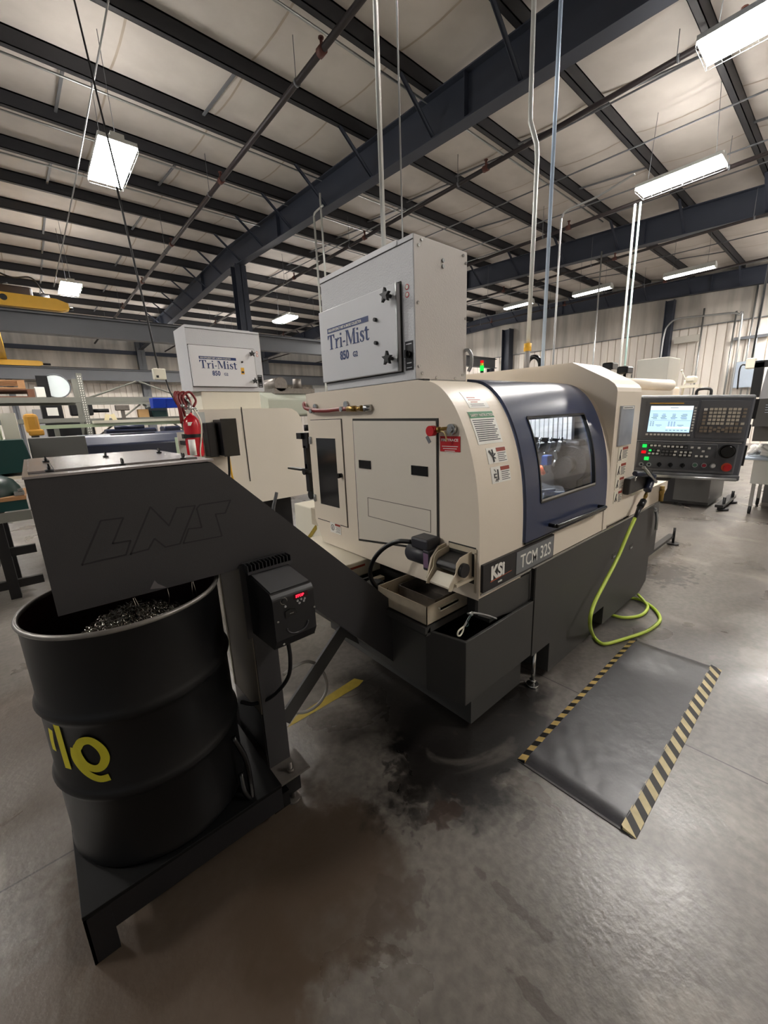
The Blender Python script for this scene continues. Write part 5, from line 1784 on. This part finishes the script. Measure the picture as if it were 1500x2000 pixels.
def pallet(x, y, z, lab, w_=1.1, m=wood):
    t = thing('wooden_pallet', lab, 'pallet', (x, y, z), group='pallets on the rack')
    for i in range(6):
        obj('deck_board', MB().box(x-w_/2, x+w_/2, y-.5+i*.18, y-.4+i*.18, z+.115, z+.135), m, t)
    for dx in (-w_/2, -.045, w_/2-.09):
        obj('stringer', MB().box(x+dx, x+dx+.09, y-.5, y+.5, z+.02, z+.115), m, t)
    for i in range(3):
        obj('bottom_board', MB().box(x-w_/2, x+w_/2, y-.5+i*.45, y-.4+i*.45, z, z+.02), m, t)


pallet(-.35, 9.55, 2.12, 'dark wooden pallet resting on the rack beam at far left', m=woodd)
pallet(.1, 9.55, 2.27, 'wooden pallet topmost of the stack on the rack', m=wood) if False else pallet(-.45, 9.55, 2.258, 'light wooden pallet, topmost on the rack at far left')
ds = thing('mesh_disc', 'round pale wire mesh disc leaning on the rack beam beside the pallets', 'disc', (.52, 9.4, 2.13))
obj('disc_face', MB().cyl((.52, 9.38, 2.33), (.52, 9.42, 2.33), .20, 32), mat('disc_pale', (222, 232, 234), .4), ds)
obj('disc_rim', MB().add(*(lambda q: (q.v, q.f))(MB().tube([(.52+.2*math.cos(a*math.pi/12), 9.38, 2.33+.2*math.sin(a*math.pi/12)) for a in range(25)], .01, 6, smooth=False))), beamg, ds)
obj('grille', MB().box(.26, .42, 9.35, 9.37, 2.14, 2.50), blk, ds)
for (a, c, lab) in ((.0, 0, 'white wrapped bundle lying on the rack by the pallets'),):
    obj('wrapped_bundle', MB().bbox(.21, .34, 9.06, 9.3, 2.121, 2.29, .01), white, label=lab, cat='bundle')
for (x, lab) in ((1.98, 'left blue plastic bin hung below the rack beam'), (2.22, 'right blue plastic bin next to the red hoses')):
    t = thing('plastic_bin', lab, 'bin', (x, 8.9, 2.0), group='blue bins')
    bn = MB().prism([(8.72, 2.08), (8.78, 1.91), (8.999, 1.91), (8.999, 2.10)], 'x', x-.11, x+.11)
    obj('bin_body', bn, bluebin, t)
    obj('bin_lip', MB().box(x-.115, x+.115, 8.70, 8.72, 2.07, 2.09), bluebin, t)
obj('cardboard_box', MB().bbox(1.66, 1.84, 9.06, 9.2, 1.717, 1.90, .004), cardb, label='brown cardboard box on the rack shelf left of the dark boxes', cat='box')
obj('storage_box', MB().bbox(1.90, 2.16, 9.06, 9.14, 1.717, 1.87, .01), dgreen, label='dark green box on the rack shelf below the blue bins', cat='box')
obj('storage_box', MB().bbox(1.86, 2.2, 9.16, 9.4, 1.717, 1.95, .01), mat('box_slate', (52, 58, 58), .5), label='dark slate box standing behind the dark green box', cat='box')
obj('monitor', MB().bbox(1.28, 1.5, 8.9, 9.0, 1.88, 1.98, .01).box(1.36, 1.42, 8.93, 8.97, 1.70, 1.88), dirtysteel, label='small grey device on a post standing on the rack shelf', cat='device')
for (x, r_, lab) in ((1.12, .3, 'left cream paper card propped on the rack shelf'), (1.22, -.3, 'right cream paper card propped on the rack shelf')):
    obj('paper_card', MB().obox((x, 8.88, 1.76), .07, .004, .12, Matrix.Rotation(r_, 3, 'Y')), mat('card_cream', (240, 226, 180), .7), label=lab, cat='card')
bs = thing('bar_stock_stand', 'long pale bar stock channel lying across stands in front of the rack', 'stand', (.8, 8.0, 0))
obj('channel', MB().box(.15, 2.3, 7.9, 8.0, 1.60, 1.655), pgreen, bs)
obj('channel_lid', MB().box(.8, 2.4, 7.86, 8.02, 1.655, 1.70), creamlt, bs)
for x in (.3, 1.2, 2.1):
    obj('stand_leg', MB().box(x, x+.06, 7.9, 7.96, 0, 1.60), racks, bs)
obj('bench_machine', MB().bbox(.9, 1.6, 7.5, 7.8, 1.2, 1.56, .03).cyl((1.0, 7.4, 1.58), (1.4, 7.4, 1.58), .03, 10).bbox(1.7, 1.95, 7.45, 7.8, 1.2, 1.57, .03).box(.9, 1.95, 7.5, 7.8, 0, 1.2), navyd, label='dark machine parts just above the navy hood in the left background', cat='machine')
obj('hoist_motor', MB().bbox(-.02, .13, 7.0, 7.2, 1.55, 1.80, .04).bbox(.0, .16, 6.98, 7.2, 1.52, 1.6, .02), mat('ochre', (190, 138, 48), .5), label='yellow ochre motor housing beside the pale green machine', cat='motor')
obj('hoist_post', MB().box(.02, .10, 7.05, 7.15, 0, 1.52), beamg, label='grey post carrying the yellow ochre motor housing', cat='post')
for (x0, x1, z0, z1, y, m, nm, lab) in ((.35, .8, 1.95, 2.6, 27.6, greymach, 'wall_cabinet', 'grey electrical cabinet on the far wall, left of the black machine'),):
    obj(nm, MB().bbox(x0, x1, y, y+.2, z0-.9, z1, .01), m, label=lab, cat='cabinet')
obj('milling_head', MB().bbox(.28, .62, 10.8, 11.3, 1.75, 2.1, .02).bbox(.75, 1.15, 10.9, 11.2, 1.85, 2.1, .03).cyl((1.15, 11.05, 1.95), (1.45, 11.05, 1.95), .04, 10).box(.3, 1.1, 10.8, 11.3, 0, 1.75), blk, label='black machine with a frame-shaped head seen through the rack', cat='machine')
obj('frame_opening', MB().box(.36, .54, 10.79, 10.80, 1.86, 2.02), white, label='white square opening in the black machine head', cat='machine window')

# hanging power boxes
def power_drop(p, top, lab, tail=None):
    t = thing('power_box', lab, 'power box', (p.x, p.y, p.z))
    obj('box', MB().bbox(p.x-.075, p.x+.075, p.y-.05, p.y+.05, p.z-.07, p.z+.07, .01), creamlt, t)
    obj('outlet', MB().box(p.x-.05, p.x-.02, p.y-.054, p.y-.05, p.z-.05, p.z-.02), ink, t)
    obj('supply_cord', MB().tube([(p.x, p.y, p.z+.07), (p.x+(top.x-p.x)*.3, p.y+(top.y-p.y)*.3, p.z+(top.z-p.z)*.36), top], .012, 8), blk, t)
    if tail:
        obj('lower_cord', MB().tube([(p.x+.07, p.y, p.z-.05)]+tail, .010, 8), blk, t)


p = A(311, 731, 'y', 6.3)
power_drop(p, A(228, 365, 'y', 6.0), 'white outlet box hanging on a black cord left of the farther collector', [A(330, 760, 'y', 6.2), A(345, 790, 'y', 6.2)])
p = A(1467, 710, 'x', 8.0)
power_drop(p, Vector((8.0, 1.05, 6.0)), 'pale outlet box hanging on a straight cord at the right edge', [A(1447, 715, 'x', 8), A(1440, 760, 'x', 8)])
for (a, b, lab) in ((A(145, 0, 'z', 5.9), A(236, 372, 'y', 6.0), 'black cord swinging down across the upper left roof'), (A(212, 0, 'z', 5.9), A(105, 560, 'y', 12.0), 'grey cable crossing the left high bay light region diagonally')):
    mid = (a+b)/2+Vector((0, 0, -.05))
    obj('hanging_cable', MB().tube([a, mid, b], .010, 8), blk if 'black' in lab else galv, label=lab, cat='cable')

# ================================================================== VERTICAL CONDUITS
def vconduit(name, x, y, z0, z1, r, m, lab, extra=None, group=None):
    t = thing(name, lab, 'conduit', (x, y, z0), group=group)
    obj('pipe', MB().cyl((x, y, z0), (x, y, z1), r, 12), m, t)
    return t


vconduit('conduit_drop', 1.62, 1.81, 2.362, 6.2, .010, whitecon, 'left of the two pale conduits rising from behind the near collector top')
vconduit('conduit_drop', 1.65, 1.835, 2.362, 6.2, .010, whitecon, 'right of the two pale conduits rising from behind the near collector top', None)
vconduit('drop_wire', 1.62, 1.66, 2.362, 6.2, .004, galv, 'thin grey wire rising from the near collector top, right of the paired conduits')
d_ = thing('conduit_drop', 'thick pale conduit with an offset bend and yellow collar behind the lathe hood', 'conduit', (3.0, 1.75, 1.905))
ptsd = [A(1043, 0, 'x', 3.0), A(1039, 120, 'x', 3.0), A(1036, 215, 'x', 3.0), A(1036, 238, 'x', 3.0), A(1048, 282, 'x', 3.0), A(1049, 310, 'x', 3.0), A(1044, 420, 'x', 3.0), A(1031, 680, 'x', 3.0)]
top_ = ptsd[0]+(ptsd[0]-ptsd[1])*.9
obj('pipe', MB().tube([top_]+ptsd, .016, 12, smooth=False), whitecon, d_)
q1, q2, q3 = A(1031, 680, 'x', 3.0), A(1029, 700, 'x', 3.0), A(1028, 722, 'x', 3.0)
obj('yellow_collar', MB().cyl(A(1031, 671, 'x', 3.0), A(1030, 686, 'x', 3.0), .028, 14), yellowp, d_)
obj('hose_end', MB().cyl(q1, Vector((q3.x, q3.y, 1.905)), .020, 12), greymach, d_)
vconduit('conduit_drop', 3.0, 1.607, 1.905, 6.2, .013, bluecon, 'bluish conduit just right of the thick bent conduit')
g1_ = thing('conduit_drop', 'slender pale conduit with a curved top, right of the bluish conduit', 'conduit', (6, 3.05, 0))
obj('pipe', MB().tube([(6, 3.05, .0), (6, 3.05, 2.0), (6, 3.05, 3.9), A(1098, 424, 'x', 6), A(1110, 410, 'x', 6), A(1165, 385, 'x', 6), A(1215, 355, 'x', 6), A(1240, 340, 'x', 6)], .013, 10), galv, g1_)
vconduit('conduit_drop', 9.3, 3.31, 0, 5.25, .022, whitecon, 'left of the two long conduits below the right high bay light')
vconduit('conduit_drop', 9.3, 3.22, 0, 5.25, .018, mat('conduit_green', (168, 196, 190), .35, .3), 'right, greenish conduit of the pair below the right high bay light')
vconduit('conduit_drop', 12.0, 4.96, 0, 5.5, .018, galv, 'thin conduit dropping from beyond the second rafter, left of the paired conduits')
vconduit('conduit_drop', 5.3, 8.05, 0, 5.69, .022, whitecon, 'pale conduit passing just left of the near collector')
vconduit('conduit_drop', 5.3, 7.78, 4.0, 6.0, .020, whitecon, 'short pale conduit above the left top corner of the near collector')
obj('conduit_elbow', MB().tube([(5.3, 8.05, 5.69), (5.3, 8.0, 5.74), (5.3, 7.7, 5.76)], .018, 8), whitecon, label='short horizontal conduit elbow joining the two pale conduits above the collector', cat='conduit')
U = thing('wall_conduit', 'arched conduit loop high on the right wall around the column', 'conduit', (20.5, 4.6, 3))
up_ = [(20.5, 5.75, 0.5), (20.5, 5.75, 3.3), (20.5, 5.72, 4.4), (20.5, 5.6, 4.75), (20.5, 5.3, 4.92), (20.5, 4.4, 4.86), (20.5, 3.65, 4.8), (20.5, 3.4, 4.7), (20.5, 3.3, 4.4), (20.5, 3.3, .5)]
obj('pipe', MB().tube(up_, .035, 10), galv, U)
for i, (y, z0, z1) in enumerate(((4.55, .5, 5.2), (3.55, .5, 4.9), (3.05, .5, 5.9), (2.85, .5, 5.9), (6.9, 0.5, 3.3))):
    vconduit('wall_conduit', 20.85, y, z0, z1, .03, galv, ['wall conduit midway under the arched conduit', 'wall conduit left in the bundle under the arch end', 'wall conduit in the middle of the bundle by the wall box', 'wall conduit right in the bundle by the wall box', 'short wall conduit left of the dark column'][i])
obj('wall_box', MB().bbox(20.7, 20.9, 2.55, 3.3, 2.1, 3.05, .02), paleblue, label='pale grey electrical cabinet on the right wall just above the control panel', cat='cabinet')
obj('wall_rail', MB().box(20.8, 20.9, 2.5, 3.5, 3.85, 3.95), beamg, label='short grey strut across the conduits on the right wall', cat='strut')
obj('wall_heater', MB().box(20.7, 20.9, 4.6, 5.4, 4.0, 4.25), mat('unit_pale', (190, 186, 176), .5), label='pale box with dark underside mounted right of the wall column', cat='wall unit')
# ================================================================== RIGHT BACKGROUND
m3 = thing('turning_machine', 'cream machine behind the control panel, its dark base showing below the panel', 'machine', (8.2, 2.0, 0))
obj('main_body', MB().bbox(7.6, 9.2, 1.35, 3.1, .55, 1.68, .02), cream, m3)
obj('base', MB().box(7.7, 8.7, 1.30, 3.2, .05, .6), blk, m3)
obj('base_panel', MB().prism([(1.30, .10), (1.75, .10), (1.75, .62), (1.30, .62)], 'x', 7.66, 7.7), char, m3)
obj('foot_bar', MB().box(7.6, 8.6, 1.10, 1.20, .06, .10).cyl((7.75, 1.12, 0), (7.75, 1.12, .2), .02, 8).cyl((8.4, 1.12, 0), (8.4, 1.12, .2), .02, 8).cyl((7.75, 1.12, 0), (7.75, 1.12, .03), .07, 14).cyl((8.4, 1.12, 0), (8.4, 1.12, .03), .07, 14), blk, m3)
obj('top_box', MB().bbox(7.5, 8.1, 1.99, 2.42, 1.66, 2.30, .01), mat('cab_grey', (168, 166, 158), .5), m3)
obj('top_slab', MB().bbox(7.3, 7.9, 1.90, 2.45, 1.66, 1.86, .03).box(7.29, 7.3, 2.05, 2.2, 1.70, 1.74), cream, m3)
obj('tool_arm', MB().cyl((7.7, 1.82, 1.68), (7.7, 1.80, 1.95), .012, 8).sphere((7.7, 1.86, 2.09), .018).cyl((7.7, 1.86, 2.09), (7.7, 1.78, 1.92), .006, 6).bbox(7.6, 7.8, 1.66, 1.78, 1.90, 2.0, .03).box(7.6, 7.8, 1.60, 1.84, 1.83, 1.87), creamlt, m3)
obj('black_handle', MB().tube([(7.6, 1.62, 1.70), (7.6, 1.60, 1.79), (7.6, 1.46, 1.79), (7.6, 1.44, 1.70)], .02), blk, m3)
rt = thing('turret_machine', 'grey and charcoal machine cut off by the right edge', 'machine', (7.2, .3, 0))
obj('column', MB().prism([(.84, 1.62), (.80, 2.05), (.70, 2.2), (.3, 2.25), (.3, 1.62)], 'x', 7.0, 8.8), greymach, rt, bevel=.02)
obj('dark_band', MB().prism([(.86, 1.28), (.84, 1.62), (.3, 1.62), (.3, 1.28)], 'x', 6.98, 8.82), char, rt, bevel=.02)
obj('vent_lines', MB().box(6.975, 6.98, .70, .76, 1.45, 1.455).box(6.975, 6.98, .70, .76, 1.48, 1.485).box(6.975, 6.98, .70, .76, 1.51, 1.515).box(6.975, 6.98, .70, .76, 1.54, 1.545), paleblue, rt)
obj('lower_body', MB().box(7.2, 8.8, -.6, .86, 1.08, 1.28), mat('base_grey', (88, 86, 84), .5), rt)
obj('pedestal', MB().box(8.72, 8.8, -.6, .80, 0, 1.08), greymach, rt)
obj('pedestal', MB().box(7.3, 7.5, -.6, -.35, 0, 1.08), greymach, rt)
obj('bracket', MB().box(6.98, 7.05, .84, .93, 1.64, 2.06).box(6.98, 7.05, .80, .93, 2.0, 2.08), blk, rt)
bt = thing('steel_cart', 'low light grey cart with rags on it at the right edge behind the panel', 'cart', (7.8, .8, 0))
obj('cart_top', MB().bbox(7.60, 8.6, -.2, .98, .79, .825, .01), paleblue, bt)
obj('cart_body', MB().box(7.66, 8.5, -.1, .86, .45, .79), whitecon, bt)
for (x, y) in ((7.72, .82), (8.45, .82), (7.72, 0), (8.45, 0)):
    obj('leg', MB().box(x-.02, x+.02, y-.02, y+.02, .1, .46), galv, bt)
    obj('wheel', MB().cyl((x, y-.015, .06), (x, y+.015, .06), .06, 14), blk, bt)
rg = MB()
rr_ = random.Random(11)
for i in range(16):
    cx_, cy_ = 7.75+rr_.uniform(0, .25), .55+rr_.uniform(0, .32)
    pts = [(cx_+rr_.uniform(-.09, .09), cy_+rr_.uniform(-.09, .09), .856+rr_.uniform(0, .12)) for _ in range(4)]
    rg.tube(pts, .03, 8)
obj('shop_rags', rg, clothw, label='crumpled heap of white rags on the grey cart at the right edge', cat='rags', kind='stuff')
# small things over the lathe hood
rn = thing('duct_ring', 'black ring shaped duct end standing behind the hood', 'duct', (4.0, 2.24, 0))
rp_ = [(4.0, 2.24+.075*math.cos(a*math.pi/12), 2.02+.10*math.sin(a*math.pi/12)) for a in range(25)]
obj('ring', MB().tube(rp_, .022, 10, smooth=False), blkg, rn)
obj('stand', MB().cyl((4.02, 2.24, .95), (4.02, 2.24, 1.95), .05, 12), blk, rn)
sg = thing('signal_light', 'small red, amber and green signal tower glowing behind the near collector', 'signal light', (10, 7.17, 0))
obj('pole', MB().cyl((10, 7.17, 0), (10, 7.17, 2.72), .05, 10), blk, sg)
obj('green_lens', MB().cyl((10, 7.17, 2.72), (10, 7.17, 2.86), .055, 12), ledgreen, sg)
obj('amber_lens', MB().cyl((10, 7.17, 2.86), (10, 7.17, 2.93), .05, 12), mat('amber_lens', (220, 190, 60), .3), sg)
obj('red_lens', MB().cyl((10, 7.17, 2.93), (10, 7.17, 3.0), .045, 12), ledredb, sg)
for (y, z, lab) in ((1.70, 1.985, 'left black camera-like cap rising behind the hood ridge'), (1.56, 1.935, 'right black camera-like cap rising behind the hood ridge')):
    t = thing('work_light_head', lab, 'lamp head', (4.5, y, 1.8))
    obj('head', MB().bbox(4.44, 4.60, y-.05, y+.05, z-.035, z+.04, .015), blkg, t)
    obj('arm', MB().cyl((4.52, y, z-.03), (4.52, y, 1.0), .014, 8), blk, t)
obj('roller_cover', MB().cyl((4.3, 1.52, 1.80), (5.4, 1.40, 1.80), .06, 16).box(4.3, 5.4, 1.36, 2.0, .0, 1.74), cream, label='cream cabinet with a rounded top rail right behind the lathe hood', cat='cabinet')
obj('wall_panel', MB().box(17.0, 21.0, 27.6, 27.75, .0, 4.5), mat('door_white', (230, 232, 230), .5), label='bright ribbed roll-up door on the far wall, seen left of the near collector', cat='door')
